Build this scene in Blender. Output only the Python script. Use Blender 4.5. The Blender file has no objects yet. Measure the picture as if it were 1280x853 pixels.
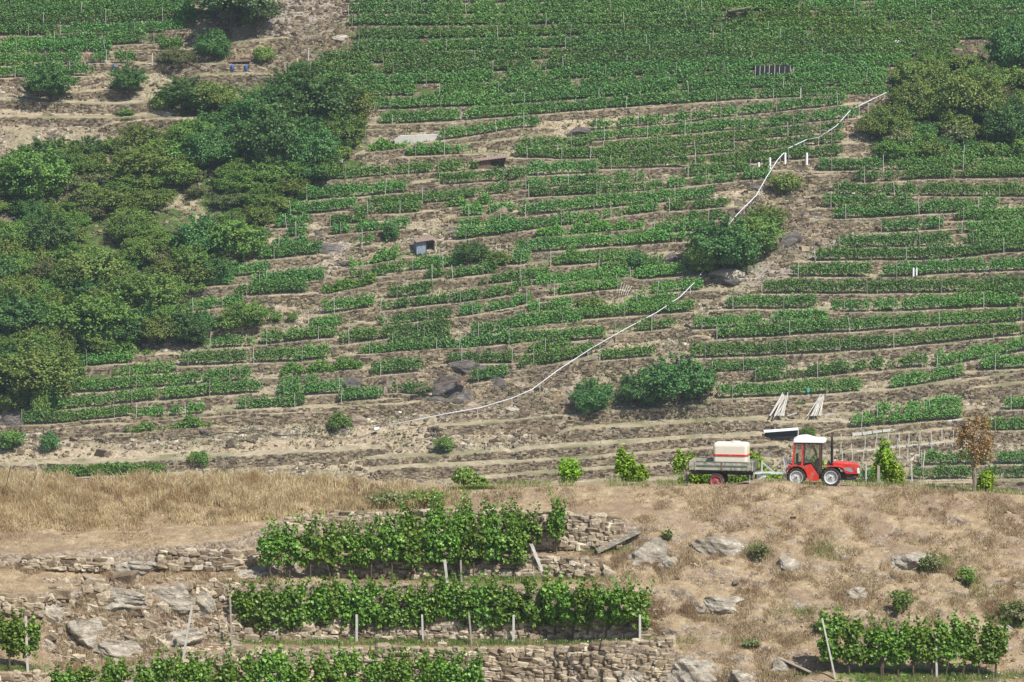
import bpy, math, random
import numpy as np
from math import radians, pi, sin, cos, tan
rs = np.random.RandomState(7); random.seed(7)
C = bpy.context.scene.collection
sc = bpy.context.scene

# ------------------------------------------------------------------ camera, light, exposure
cam = bpy.data.objects.new('camera', bpy.data.cameras.new('camera')); C.objects.link(cam)
cam.location = (0, 0, 0); cam.rotation_euler = (radians(85), 0, 0)
cam.data.sensor_width = 36; cam.data.lens = 18/tan(radians(6)); cam.data.clip_start = 1; cam.data.clip_end = 20000
sc.camera = cam
w = bpy.data.worlds.new("World"); sc.world = w; w.use_nodes = True
nt = w.node_tree; bgn = nt.nodes['Background']
sky = nt.nodes.new('ShaderNodeTexSky'); sky.sky_type = 'NISHITA'; sky.sun_disc = False
SUN_EL, SUN_AZ = radians(53), radians(138)          # azimuth clockwise from +Y
sky.sun_elevation = SUN_EL; sky.sun_rotation = SUN_AZ
nt.links.new(sky.outputs[0], bgn.inputs[0]); bgn.inputs[1].default_value = 0.08
sl = bpy.data.lights.new('sun', 'SUN'); sl.energy = 4.6; sl.angle = radians(0.5); sl.color = (1, .96, .88)
so = bpy.data.objects.new('sun', sl); C.objects.link(so)
so.rotation_euler = (radians(90)-SUN_EL, 0, pi - SUN_AZ)
sc.view_settings.view_transform = 'Standard'; sc.view_settings.look = 'None'
sc.view_settings.exposure = 0.50; sc.view_settings.gamma = 1

# ------------------------------------------------------------------ photo geometry: direction of every pixel of the 1280x853 photo
CP, SP = cos(radians(5)), sin(radians(5))
FPX = 640/tan(radians(6))
def ratios(u, v):
    a = (np.asarray(u, float)-640)/FPX; b = (426.5-np.asarray(v, float))/FPX
    d = CP+b*SP
    return a/d, (-SP+b*CP)/d          # x/y , z/y

def vnoise(x, y, sc_, seed=0, oct=3):
    x = np.asarray(x, float); y = np.asarray(y, float); out = np.zeros(np.broadcast(x, y).shape); amp = 1; tot = 0
    for o in range(oct):
        X = x/sc_*2**o+seed*17.3+1000; Y = y/sc_*2**o+seed*9.1+1000
        xi = np.floor(X).astype(np.int64); yi = np.floor(Y).astype(np.int64); fx = X-xi; fy = Y-yi
        fx = fx*fx*(3-2*fx); fy = fy*fy*(3-2*fy)
        def h(i, j):
            n = (i*374761393 + j*668265263 + (seed+o)*974711) & 0x7fffffff
            n = ((n ^ (n >> 13))*1274126177) & 0x7fffffff
            return ((n ^ (n >> 16)) & 0xffff)/65535.0
        out = out + amp*((h(xi, yi)*(1-fx)+h(xi+1, yi)*fx)*(1-fy)+(h(xi, yi+1)*(1-fx)+h(xi+1, yi+1)*fx)*fy)
        tot += amp; amp *= .5
    return out/tot

# far hillside, smooth base surface
HM, HZ, HY = .65, -66., 560.
def relief(x, y):
    return 2.2*(vnoise(x, y, 34, 3, 1)-.5)+1.0*(vnoise(x, y, 12, 5, 1)-.5)
def hill_z(x, y):
    return HZ+(y-HY)*HM+relief(x, y)
def hill(u, v):
    rx, rz = ratios(u, v)
    y = np.full(np.broadcast(rx, rz).shape, 600.)
    for _ in range(25):
        x = rx*y
        yn = (HM*HY-HZ-relief(x, y))/(HM-rz)
        y = .5*y+.5*yn
    return np.stack([rx*y, y, rz*y], -1)

# near knoll: cross-sections (v at break, slope in degrees of the piece above it)
SEC = {
 -300: [(600,0),(660,30),(690,10),(700,70),(708,70),(712,20),(735,10),(770,70),(800,30),(838,12),(880,75),(910,10)],
 0:    [(600,0),(666,30),(692,10),(700,60),(708,60),(712,20),(742,10),(768,78),(806,32),(838,10),(880,75),(910,10)],
 48:   [(604,0),(666,30),(692,10),(700,60),(710,60),(714,20),(742,10),(768,75),(812,32),(838,10),(880,75),(910,10)],
 90:   [(606,0),(664,30),(690,10),(702,60),(713,60),(718,30),(736,12),(760,50),(825,48),(840,20),(880,70),(910,10)],
 200:  [(604,0),(656,30),(684,10),(700,70),(713,70),(718,30),(733,14),(760,50),(812,52),(828,20),(880,70),(910,10)],
 290:  [(600,0),(650,30),(676,10),(700,72),(712,72),(720,20),(728,20),(765,75),(800,62),(812,10),(880,75),(910,10)],
 345:  [(600,0),(643,30),(652,10),(690,74),(700,16),(712,60),(728,9),(765,75),(799,75),(812,10),(880,78),(910,10)],
 430:  [(604,0),(640,28),(645,10),(688,74),(697,8),(722,75),(730,8),(765,75),(799,75),(812,10),(880,80),(910,10)],
 560:  [(612,0),(634,16),(640,12),(688,76),(697,8),(722,76),(731,8),(765,75),(800,75),(813,10),(880,80),(910,10)],
 690:  [(609,0),(634,16),(640,12),(688,76),(697,8),(721,76),(736,12),(768,72),(799,75),(811,10),(880,80),(910,10)],
 770:  [(608,0),(636,16),(645,12),(685,66),(700,26),(715,26),(740,20),(770,55),(797,60),(808,12),(880,76),(910,10)],
 830:  [(608,0),(640,20),(660,26),(690,34),(702,30),(720,30),(742,28),(772,36),(798,36),(812,22),(880,60),(910,10)],
 960:  [(605,0),(640,24),(662,26),(685,28),(700,28),(720,28),(742,28),(772,30),(800,32),(822,30),(880,34),(910,12)],
 1150: [(611,0),(640,22),(662,26),(685,28),(700,28),(720,28),(742,28),(775,30),(812,34),(838,30),(852,10),(910,30)],
 1280: [(619,0),(645,22),(662,26),(685,28),(700,28),(720,28),(742,28),(775,30),(812,34),(836,30),(851,10),(910,30)],
 1600: [(630,0),(650,22),(662,26),(685,28),(700,28),(720,28),(742,28),(775,30),(812,34),(838,30),(852,10),(910,30)]}
SK = np.array(sorted(SEC), float); SV = np.array([[p[0] for p in SEC[int(k)]] for k in SK], float)
ST = np.array([[p[1] for p in SEC[int(k)]] for k in SK], float); NS = SV.shape[1]; YC = 222.
def fg_table(u):
    u = np.atleast_1d(np.asarray(u, float))
    V = np.stack([np.interp(u, SK, SV[:, k]) for k in range(NS)], 1)
    T = np.tan(np.radians(np.stack([np.interp(u, SK, ST[:, k]) for k in range(NS)], 1)))
    rz = ratios(0, V)[1]; y = np.zeros_like(V); y[:, 0] = YC
    for k in range(1, NS):
        y[:, k] = (rz[:, k-1]*y[:, k-1]-T[:, k]*y[:, k-1])/(rz[:, k]-T[:, k])
    return u, V, T, rz, y
def fg(u, v):
    sh = np.broadcast(np.asarray(u, float), np.asarray(v, float)).shape
    uu = np.broadcast_to(np.asarray(u, float), sh).ravel(); vv = np.broadcast_to(np.asarray(v, float), sh).ravel()
    _, V, T, rz, y = fg_table(uu); n = len(uu); idx = np.arange(n)
    k = np.clip((V < vv[:, None]).sum(1), 1, NS-1)
    rx, r = ratios(uu, vv)
    zk = rz[idx, k-1]*y[idx, k-1]; Tk = T[idx, k]
    Y = (zk-Tk*y[idx, k-1])/(r-Tk)
    return np.stack([rx*Y, Y, r*Y], -1).reshape(sh+(3,))

# ------------------------------------------------------------------ helpers
def tag(o, label=None, cat=None, group=None, kind=None):
    if label: o['label'] = label
    if cat: o['category'] = cat
    if group: o['group'] = group
    if kind: o['kind'] = kind
    return o
def empty(name, loc, rz=0, **k):
    o = bpy.data.objects.new(name, None); C.objects.link(o); o.location = loc; o.rotation_euler = (0, 0, rz); o.empty_display_size = .3
    return tag(o, **k)
def mk(name, V, F, mats, parent=None, rnd=None, mi=None, smooth=False, org=None, link=True):
    """one mesh object; F is an (n,k) array or a list of them"""
    V = np.asarray(V, np.float32).reshape(-1, 3)
    if org is not None: V = V-np.asarray(org, np.float32)
    if not isinstance(F, (list, tuple)) or (len(F) and not hasattr(F[0], 'shape')):
        F = [np.asarray(F)] if hasattr(F, 'shape') else [np.array([f]) for f in F]
    me = bpy.data.meshes.new(name)
    loops = np.concatenate([f.ravel() for f in F]).astype(np.int32)
    tot = np.concatenate([np.full(len(f), f.shape[1], np.int32) for f in F])
    st = np.concatenate([[0], np.cumsum(tot)[:-1]]).astype(np.int32)
    me.vertices.add(len(V)); me.vertices.foreach_set('co', V.ravel())
    me.loops.add(len(loops)); me.loops.foreach_set('vertex_index', loops)
    me.polygons.add(len(tot)); me.polygons.foreach_set('loop_start', st)
    try: me.polygons.foreach_set('loop_total', tot)
    except Exception: pass
    for m in (mats if isinstance(mats, (list, tuple)) else [mats]): me.materials.append(m)
    if mi is not None: me.polygons.foreach_set('material_index', np.asarray(mi, np.int32))
    me.polygons.foreach_set('use_smooth', np.full(len(tot), bool(smooth)))
    if rnd is not None:
        a = me.attributes.new('rnd', 'FLOAT', 'FACE'); a.data.foreach_set('value', np.asarray(rnd, np.float32))
    me.update(calc_edges=True); me.validate()
    o = bpy.data.objects.new(name, me)
    if link: C.objects.link(o)
    if parent: o.parent = parent
    if org is not None and parent is None: o.location = org
    return o
def copy_tree(o, loc, rz=0, scale=(1, 1, 1)):
    c = o.copy(); C.objects.link(c); c.location = loc; c.rotation_euler = (0, 0, rz); c.scale = scale
    for k in ('label', 'category', 'group'):
        if k in c: del c[k]
    for ch in o.children:
        d = ch.copy(); C.objects.link(d); d.parent = c
        for g in ch.children:
            e = g.copy(); C.objects.link(e); e.parent = d
    return c
class MB:
    def __init__(s): s.v = []; s.f = []
    def add(s, V, F):
        n = len(s.v); s.v += [tuple(p) for p in V]; s.f += [tuple(i+n for i in f) for f in F]; return s
    def box(s, x0, x1, y0, y1, z0, z1):
        return s.add([(x0,y0,z0),(x1,y0,z0),(x1,y1,z0),(x0,y1,z0),(x0,y0,z1),(x1,y0,z1),(x1,y1,z1),(x0,y1,z1)],
                     [(0,3,2,1),(4,5,6,7),(0,1,5,4),(1,2,6,5),(2,3,7,6),(3,0,4,7)])
    def prism(s, P, y0, y1, b=0):
        """outline in x,z extruded along y, the two faces inset by b"""
        n = len(P); cx = sum(p[0] for p in P)/n; cz = sum(p[1] for p in P)/n
        def ins(p):
            d = math.hypot(p[0]-cx, p[1]-cz) or 1; return (p[0]-(p[0]-cx)/d*b, p[1]-(p[1]-cz)/d*b)
        rings = [(y0, 1), (y0+b, 0), (y1-b, 0), (y1, 1)] if b else [(y0, 0), (y1, 0)]
        V = []
        for y, q in rings: V += [((ins(p) if q else p)[0], y, (ins(p) if q else p)[1]) for p in P]
        F = [tuple(range(n)), tuple(reversed(range((len(rings)-1)*n, len(rings)*n)))]
        for r in range(len(rings)-1):
            for i in range(n): j = (i+1) % n; F.append((r*n+i, (r+1)*n+i, (r+1)*n+j, r*n+j))
        return s.add(V, F)
    def tube(s, pts, r, n=8, cap=True):
        pts = [np.array(p, float) for p in pts]; R = r if hasattr(r, '__len__') else [r]*len(pts); V = []; F = []
        for i, p in enumerate(pts):
            d = pts[min(i+1, len(pts)-1)]-pts[max(i-1, 0)]; d /= (np.linalg.norm(d) or 1)
            a = np.array([0, 0, 1.]) if abs(d[2]) < .9 else np.array([1., 0, 0]); e1 = np.cross(d, a); e1 /= np.linalg.norm(e1); e2 = np.cross(d, e1)
            for k in range(n): t = 2*pi*k/n; V.append(p+R[i]*(cos(t)*e1+sin(t)*e2))
        for i in range(len(pts)-1):
            for k in range(n): j = (k+1) % n; F.append((i*n+k, i*n+j, (i+1)*n+j, (i+1)*n+k))
        if cap: F += [tuple(reversed(range(n))), tuple(range((len(pts)-1)*n, len(pts)*n))]
        return s.add(V, F)
    def bar(s, a, b, w, h):
        a = np.array(a, float); b = np.array(b, float); d = b-a; d /= np.linalg.norm(d)
        y = np.array([0, 1., 0]) if abs(d[1]) < .9 else np.array([1., 0, 0]); e2 = np.cross(d, y); e2 /= np.linalg.norm(e2); e1 = np.cross(e2, d)
        V = [p+sx*e1*w/2+sz*e2*h/2 for p in (a, b) for sx, sz in ((-1,-1),(1,-1),(1,1),(-1,1))]
        return s.add(V, [(3,2,1,0),(4,5,6,7),(0,1,5,4),(1,2,6,5),(2,3,7,6),(3,0,4,7)])
    def lathe(s, prof, n=32, c=(0, 0, 0)):
        """profile (radius, y) turned round the y axis"""
        V = []; F = []
        for r, y in prof:
            for k in range(n): t = 2*pi*k/n; V.append((c[0]+r*cos(t), c[1]+y, c[2]+r*sin(t)))
        for i in range(len(prof)-1):
            for k in range(n): j = (k+1) % n; F.append((i*n+k, (i+1)*n+k, (i+1)*n+j, i*n+j))
        return s.add(V, F)
    def rbox(s, x0, x1, y0, y1, z0, z1, r, n=24, m=12):
        V = []; F = []; c = np.array([(x0+x1)/2, (y0+y1)/2, (z0+z1)/2]); h = np.array([(x1-x0)/2, (y1-y0)/2, (z1-z0)/2])-r
        for i in range(m+1):
            ph = -pi/2+pi*i/m if i*2 != m else 0
            for k in range(n):
                t = 2*pi*(k+.5)/n; d = np.array([cos(ph)*cos(t), cos(ph)*sin(t), sin(ph)])
                sg = np.sign(d); sg[2] = -1 if i <= m//2-0 and i*2 < m+1 else 1
                V.append(c+sg*h+r*d)
        for i in range(m):
            for k in range(n): j = (k+1) % n; F.append((i*n+k, i*n+j, (i+1)*n+j, (i+1)*n+k))
        F += [tuple(reversed(range(n))), tuple(range(m*n, (m+1)*n))]
        return s.add(V, F)
    def build(s, name, mat, parent=None, smooth=False, **k):
        by = {}
        for f in s.f: by.setdefault(len(f), []).append(f)
        return mk(name, np.array(s.v), [np.array(x) for x in by.values()], mat, parent, smooth=smooth, **k)

# ------------------------------------------------------------------ materials
def newmat(name):
    m = bpy.data.materials.new(name); m.use_nodes = True; n = m.node_tree.nodes; l = m.node_tree.links
    return m, n, l, n['Principled BSDF'], n['Material Output']
def ramp(n, stops):
    r = n.new('ShaderNodeValToRGB'); e = r.color_ramp.elements
    while len(e) < len(stops): e.new(.5)
    for i, (p, c) in enumerate(stops): e[i].position = p; e[i].color = tuple(c)+(1,)
    return r
def noise(n, l, scale, detail=5, rough=.6, vec=None, dist=0):
    t = n.new('ShaderNodeTexNoise'); t.inputs['Scale'].default_value = scale; t.inputs['Detail'].default_value = detail
    t.inputs['Roughness'].default_value = rough; t.inputs['Distortion'].default_value = dist
    if vec is not None: l.new(vec, t.inputs['Vector'])
    return t
def mixc(n, l, fac, a, b, mode='MIX'):
    m = n.new('ShaderNodeMix'); m.data_type = 'RGBA'; m.blend_type = mode
    for s_, x in ((m.inputs[0], fac), (m.inputs[6], a), (m.inputs[7], b)):
        if hasattr(x, 'is_output'): l.new(x, s_)
        elif isinstance(x, (int, float)): s_.default_value = x
        else: s_.default_value = tuple(x)+(1,)
    return m.outputs[2]
def mathn(n, l, op, a, b):
    m = n.new('ShaderNodeMath'); m.operation = op
    for i, x in enumerate((a, b)):
        if hasattr(x, 'is_output'): l.new(x, m.inputs[i])
        else: m.inputs[i].default_value = x
    return m.outputs[0]
def bump(n, l, h, dist, p, strength=1):
    b = n.new('ShaderNodeBump'); b.inputs['Distance'].default_value = dist; b.inputs['Strength'].default_value = strength
    l.new(h, b.inputs['Height']); l.new(b.outputs[0], p.inputs['Normal'])
def world_pos(n): return n.new('ShaderNodeNewGeometry').outputs['Position']
LEAFV = .98
def mat_leaf(name, stops, trans=.25, patch=None, patch_scale=.12, rough=.5, spec=.25):
    m, n, l, p, o = newmat(name)
    a = n.new('ShaderNodeAttribute'); a.attribute_name = 'rnd'
    oi = n.new('ShaderNodeObjectInfo')
    r = ramp(n, stops); l.new(a.outputs['Fac'], r.inputs[0]); col = r.outputs[0]
    if patch:
        t = noise(n, l, patch_scale, 3, .6, world_pos(n)); rr = ramp(n, [(.42, (0,0,0)), (.62, (1,1,1))]); l.new(t.outputs[0], rr.inputs[0])
        col = mixc(n, l, rr.outputs[0], col, mixc(n, l, .65, col, patch))
    hs = n.new('ShaderNodeHueSaturation'); l.new(col, hs.inputs['Color'])
    l.new(mathn(n, l, 'MULTIPLY_ADD', oi.outputs['Random'], .5), hs.inputs['Value']); hs.inputs['Value'].links[0].from_node.inputs[2].default_value = LEAFV
    h2 = mathn(n, l, 'MULTIPLY_ADD', oi.outputs['Random'], .03); h2.node.inputs[2].default_value = .478; l.new(h2, hs.inputs['Hue'])
    col = hs.outputs[0]
    l.new(col, p.inputs['Base Color']); p.inputs['Roughness'].default_value = rough; p.inputs['Specular IOR Level'].default_value = spec
    tr = n.new('ShaderNodeBsdfTranslucent'); l.new(mixc(n, l, .5, col, (.25, .35, .03)), tr.inputs[0])
    mx = n.new('ShaderNodeMixShader'); mx.inputs[0].default_value = trans
    l.new(p.outputs[0], mx.inputs[1]); l.new(tr.outputs[0], mx.inputs[2]); l.new(mx.outputs[0], o.inputs[0])
    return m
def mat_stone(name, stops, scale=6, bump_d=.02):
    m, n, l, p, o = newmat(name)
    a = n.new('ShaderNodeAttribute'); a.attribute_name = 'rnd'
    r = ramp(n, stops); l.new(a.outputs['Fac'], r.inputs[0]); W = world_pos(n)
    t = noise(n, l, scale, 6, .7, W); g = ramp(n, [(.3, (.45,.43,.42)), (.7, (1.15,1.12,1.08))]); l.new(t.outputs[0], g.inputs[0])
    t2 = noise(n, l, scale*.12, 3, .6, W); g2 = ramp(n, [(.35, (.7,.68,.68)), (.65, (1.1,1.08,1.02))]); l.new(t2.outputs[0], g2.inputs[0])
    c = mixc(n, l, 1., r.outputs[0], g.outputs[0], 'MULTIPLY'); c = mixc(n, l, 1., c, g2.outputs[0], 'MULTIPLY')
    l.new(c, p.inputs['Base Color']); p.inputs['Roughness'].default_value = .92; p.inputs['Specular IOR Level'].default_value = .15
    bump(n, l, t.outputs[0], bump_d, p); return m
def mat_rock(name, stops, scale=1.4, bump_d=.12, moss=None):
    """bare rock: streaky grey gneiss with cracks, lichen"""
    m, n, l, p, o = newmat(name); tc = n.new('ShaderNodeTexCoord'); mp = n.new('ShaderNodeMapping'); mp.inputs['Scale'].default_value = (1, 1, 2.6)
    mp.inputs['Rotation'].default_value = (.3, .4, 0); l.new(world_pos(n), mp.inputs[0])
    t = noise(n, l, scale, 8, .68, mp.outputs[0], .6); r = ramp(n, stops); l.new(t.outputs[0], r.inputs[0])
    t4 = noise(n, l, scale*3.2, 7, .75, mp.outputs[0], 1.2); cr = ramp(n, [(.36, (.35,.33,.32)), (.46, (1,1,1)), (.7, (1.12,1.1,1.06))]); l.new(t4.outputs[0], cr.inputs[0])
    c = mixc(n, l, .85, r.outputs[0], cr.outputs[0], 'MULTIPLY')
    if moss:
        t3 = noise(n, l, scale*2.2, 5, .7, world_pos(n)); r3 = ramp(n, [(.55, (0,0,0)), (.68, (1,1,1))]); l.new(t3.outputs[0], r3.inputs[0]); c = mixc(n, l, r3.outputs[0], c, moss)
    l.new(c, p.inputs['Base Color']); p.inputs['Roughness'].default_value = .9; p.inputs['Specular IOR Level'].default_value = .2
    h = mathn(n, l, 'ADD', t.outputs[0], mathn(n, l, 'MULTIPLY', t4.outputs[0], .7)); bump(n, l, h, bump_d, p)
    return m
def mat_plain(name, c, rough=.6, metal=0, var=.15, vs=8, dirt=None, spec=.3, coat=0):
    m, n, l, p, o = newmat(name); t = noise(n, l, vs, 5, .65, n.new('ShaderNodeTexCoord').outputs['Object'])
    g = ramp(n, [(.3, tuple(x*(1-var) for x in c)), (.7, tuple(min(1, x*(1+var)) for x in c))]); l.new(t.outputs[0], g.inputs[0]); col = g.outputs[0]
    if dirt:
        t2 = noise(n, l, vs*.6, 6, .75, n.new('ShaderNodeTexCoord').outputs['Object']); r2 = ramp(n, [(.5, (0,0,0)), (.66, (1,1,1))]); l.new(t2.outputs[0], r2.inputs[0])
        col = mixc(n, l, r2.outputs[0], col, dirt)
    l.new(col, p.inputs['Base Color']); p.inputs['Roughness'].default_value = rough; p.inputs['Metallic'].default_value = metal
    p.inputs['Specular IOR Level'].default_value = spec; p.inputs['Coat Weight'].default_value = coat
    bump(n, l, t.outputs[0], .004, p); return m

M = {}
M['vine'] = mat_leaf('vine_leaf', [(0, (.040,.085,.012)), (.5, (.085,.175,.024)), (.85, (.14,.265,.035)), (1, (.23,.37,.06))], patch=(.12,.23,.03), rough=.42, spec=.4)
M['vine_far'] = mat_leaf('vine_leaf_dense', [(0, (.036,.10,.026)), (.5, (.070,.185,.044)), (.85, (.105,.25,.058)), (1, (.15,.32,.085))], patch=(.115,.26,.05), patch_scale=.05)
M['vine_young'] = mat_leaf('vine_leaf_young', [(0, (.05,.12,.02)), (.5, (.09,.20,.035)), (1, (.16,.29,.05))], patch=(.08,.2,.03))
M['lime'] = mat_leaf('leaf_lime', [(0, (.07,.15,.012)), (.5, (.16,.31,.02)), (1, (.30,.46,.04))], trans=.35)
M['tree_a'] = mat_leaf('leaf_dark', [(0, (.032,.085,.026)), (.5, (.062,.15,.042)), (1, (.11,.23,.06))])
M['tree_b'] = mat_leaf('leaf_mid', [(0, (.05,.11,.025)), (.5, (.095,.195,.04)), (1, (.16,.28,.06))], patch=(.16,.24,.05), patch_scale=.3)
M['tree_c'] = mat_leaf('leaf_olive', [(0, (.06,.105,.022)), (.5, (.12,.20,.04)), (1, (.20,.30,.07))], patch=(.19,.23,.06), patch_scale=.4)
M['tree_d'] = mat_leaf('leaf_grey_green', [(0, (.04,.075,.03)), (.5, (.075,.125,.05)), (1, (.13,.19,.08))])
M['scrub'] = mat_leaf('scrub_leaf', [(0, (.06,.085,.03)), (.5, (.11,.15,.05)), (1, (.20,.22,.10))], patch=(.2,.19,.10), patch_scale=.5)
M['rust'] = mat_leaf('leaf_rust', [(0, (.11,.06,.03)), (.5, (.21,.125,.055)), (1, (.34,.22,.10))], trans=.2)
M['bark'] = mat_plain('bark', (.10,.075,.055), .9, var=.4, vs=12)
M['bark_pale'] = mat_plain('bark_pale', (.22,.19,.15), .9, var=.4, vs=12)
M['stone'] = mat_stone('wall_stone', [(0, (.06,.05,.038)), (.25, (.17,.138,.098)), (.5, (.32,.268,.19)), (.75, (.45,.39,.29)), (.92, (.34,.32,.28)), (1, (.64,.58,.47))], 3.)
M['stone_fg'] = mat_stone('wall_stone_near', [(0, (.16,.125,.09)), (.3, (.31,.255,.185)), (.6, (.46,.40,.31)), (.85, (.58,.52,.42)), (1, (.68,.63,.53))], 9, .03)
M['rock'] = mat_rock('gneiss', [(.3, (.15,.13,.105)), (.45, (.31,.275,.225)), (.6, (.47,.425,.35)), (.8, (.62,.57,.47))], moss=(.30,.22,.12))
M['rock_far'] = mat_rock('gneiss_dark', [(.3, (.055,.05,.048)), (.5, (.14,.125,.115)), (.7, (.29,.26,.23))], .9, .35)
M['rock_tan'] = mat_rock('gneiss_tan', [(.3, (.16,.12,.09)), (.5, (.32,.25,.19)), (.7, (.5,.41,.32))], .6, .3)
M['post'] = mat_plain('post_concrete', (.50,.48,.44), .85, vs=3, var=.2)
M['post_dark'] = mat_plain('post_weathered', (.32,.29,.25), .85, vs=3, var=.25)
M['wire'] = mat_plain('wire', (.30,.29,.27), .5, .6)
M['white'] = mat_plain('white_plastic', (.85,.86,.88), .4, vs=2, var=.04)
M['black'] = mat_plain('black_rubber_and_shade', (.02,.02,.022), .6)  # rubber parts; also painted shade in the lean-to and the vine gap
M['planks'] = mat_plain('grey_planks', (.55,.52,.47), .85, vs=4, var=.3)
M['rusty'] = mat_plain('rusty_iron', (.20,.11,.07), .85, vs=3, var=.4, dirt=(.3,.24,.2))
# ------------------------------------------------------------------ ground materials
def mat_hill():
    m, n, l, p, o = newmat('hillside_soil'); W = world_pos(n)
    mp = n.new('ShaderNodeMapping'); mp.inputs['Scale'].default_value = (1, .7, 1.5); l.new(W, mp.inputs[0])
    v = n.new('ShaderNodeTexVoronoi'); v.inputs['Scale'].default_value = 2.6; v.inputs['Randomness'].default_value = 1; l.new(mp.outputs[0], v.inputs['Vector'])
    sx = n.new('ShaderNodeSeparateColor'); l.new(v.outputs['Color'], sx.inputs[0])
    st = ramp(n, [(0, (.085,.07,.052)), (.35, (.195,.16,.112)), (.7, (.34,.285,.205)), (.93, (.46,.40,.31)), (1, (.62,.56,.48))]); l.new(sx.outputs[0], st.inputs[0])
    soil = ramp(n, [(.3, (.20,.165,.11)), (.5, (.32,.27,.18)), (.7, (.44,.38,.265))]); t = noise(n, l, .6, 7, .7, W); l.new(t.outputs[0], soil.inputs[0])
    f = ramp(n, [(.44, (0,0,0)), (.56, (1,1,1))]); tf = noise(n, l, .22, 5, .65, W); l.new(tf.outputs[0], f.inputs[0])
    c = mixc(n, l, f.outputs[0], st.outputs[0], soil.outputs[0])
    def att(k): a = n.new('ShaderNodeAttribute'); a.attribute_name = k; return a.outputs['Fac']
    nz = noise(n, l, .5, 5, .7, W)
    def msk(k):
        r = ramp(n, [(.42, (0,0,0)), (.58, (1,1,1))]); l.new(mathn(n, l, 'ADD', att(k), mathn(n, l, 'MULTIPLY_ADD', nz.outputs[0], .8)), r.inputs[0])
        r.inputs[0].links[0].from_node.inputs[1].links[0].from_node.inputs[2].default_value = -.4; return r.outputs[0]
    tan_ = ramp(n, [(.3, (.31,.245,.165)), (.55, (.43,.35,.245)), (.75, (.54,.46,.34))]); tn = noise(n, l, 1.2, 6, .7, W); l.new(tn.outputs[0], tan_.inputs[0])
    c = mixc(n, l, msk('m_tan'), c, tan_.outputs[0])
    gy = ramp(n, [(.35, (.15,.13,.115)), (.5, (.31,.27,.235)), (.68, (.46,.41,.36))]); mp2 = n.new('ShaderNodeMapping'); mp2.inputs['Rotation'].default_value = (.2, .5, .3); mp2.inputs['Scale'].default_value = (.7, 1, 3); l.new(W, mp2.inputs[0])
    tg = noise(n, l, .9, 8, .75, mp2.outputs[0]); l.new(tg.outputs[0], gy.inputs[0]); c = mixc(n, l, msk('m_rock'), c, gy.outputs[0])
    gr = ramp(n, [(.35, (.05,.08,.025)), (.55, (.095,.14,.04)), (.75, (.16,.19,.08))]); tq = noise(n, l, .8, 6, .7, W); l.new(tq.outputs[0], gr.inputs[0]); c = mixc(n, l, msk('m_green'), c, gr.outputs[0])
    l.new(c, p.inputs['Base Color']); p.inputs['Roughness'].default_value = 1; p.inputs['Specular IOR Level'].default_value = .1
    h = mathn(n, l, 'ADD', mathn(n, l, 'MULTIPLY', v.outputs['Distance'], -.6), tg.outputs[0]); bump(n, l, h, .35, p); return m
M['hill'] = mat_hill()
def mat_path():
    m, n, l, p, o = newmat('dusty_path'); W = world_pos(n); t = noise(n, l, 1.0, 6, .7, W)
    r = ramp(n, [(.3, (.17,.145,.09)), (.5, (.31,.26,.17)), (.7, (.44,.38,.265))]); l.new(t.outputs[0], r.inputs[0])
    t2 = noise(n, l, .25, 4, .6, W); r2 = ramp(n, [(.5, (0,0,0)), (.62, (1,1,1))]); l.new(t2.outputs[0], r2.inputs[0])
    c = mixc(n, l, mathn(n, l, 'MULTIPLY', r2.outputs[0], .8), r.outputs[0], (.13,.14,.06)); l.new(c, p.inputs['Base Color']); p.inputs['Roughness'].default_value = 1; bump(n, l, t.outputs[0], .1, p); return m
M['path'] = mat_path()
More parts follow.
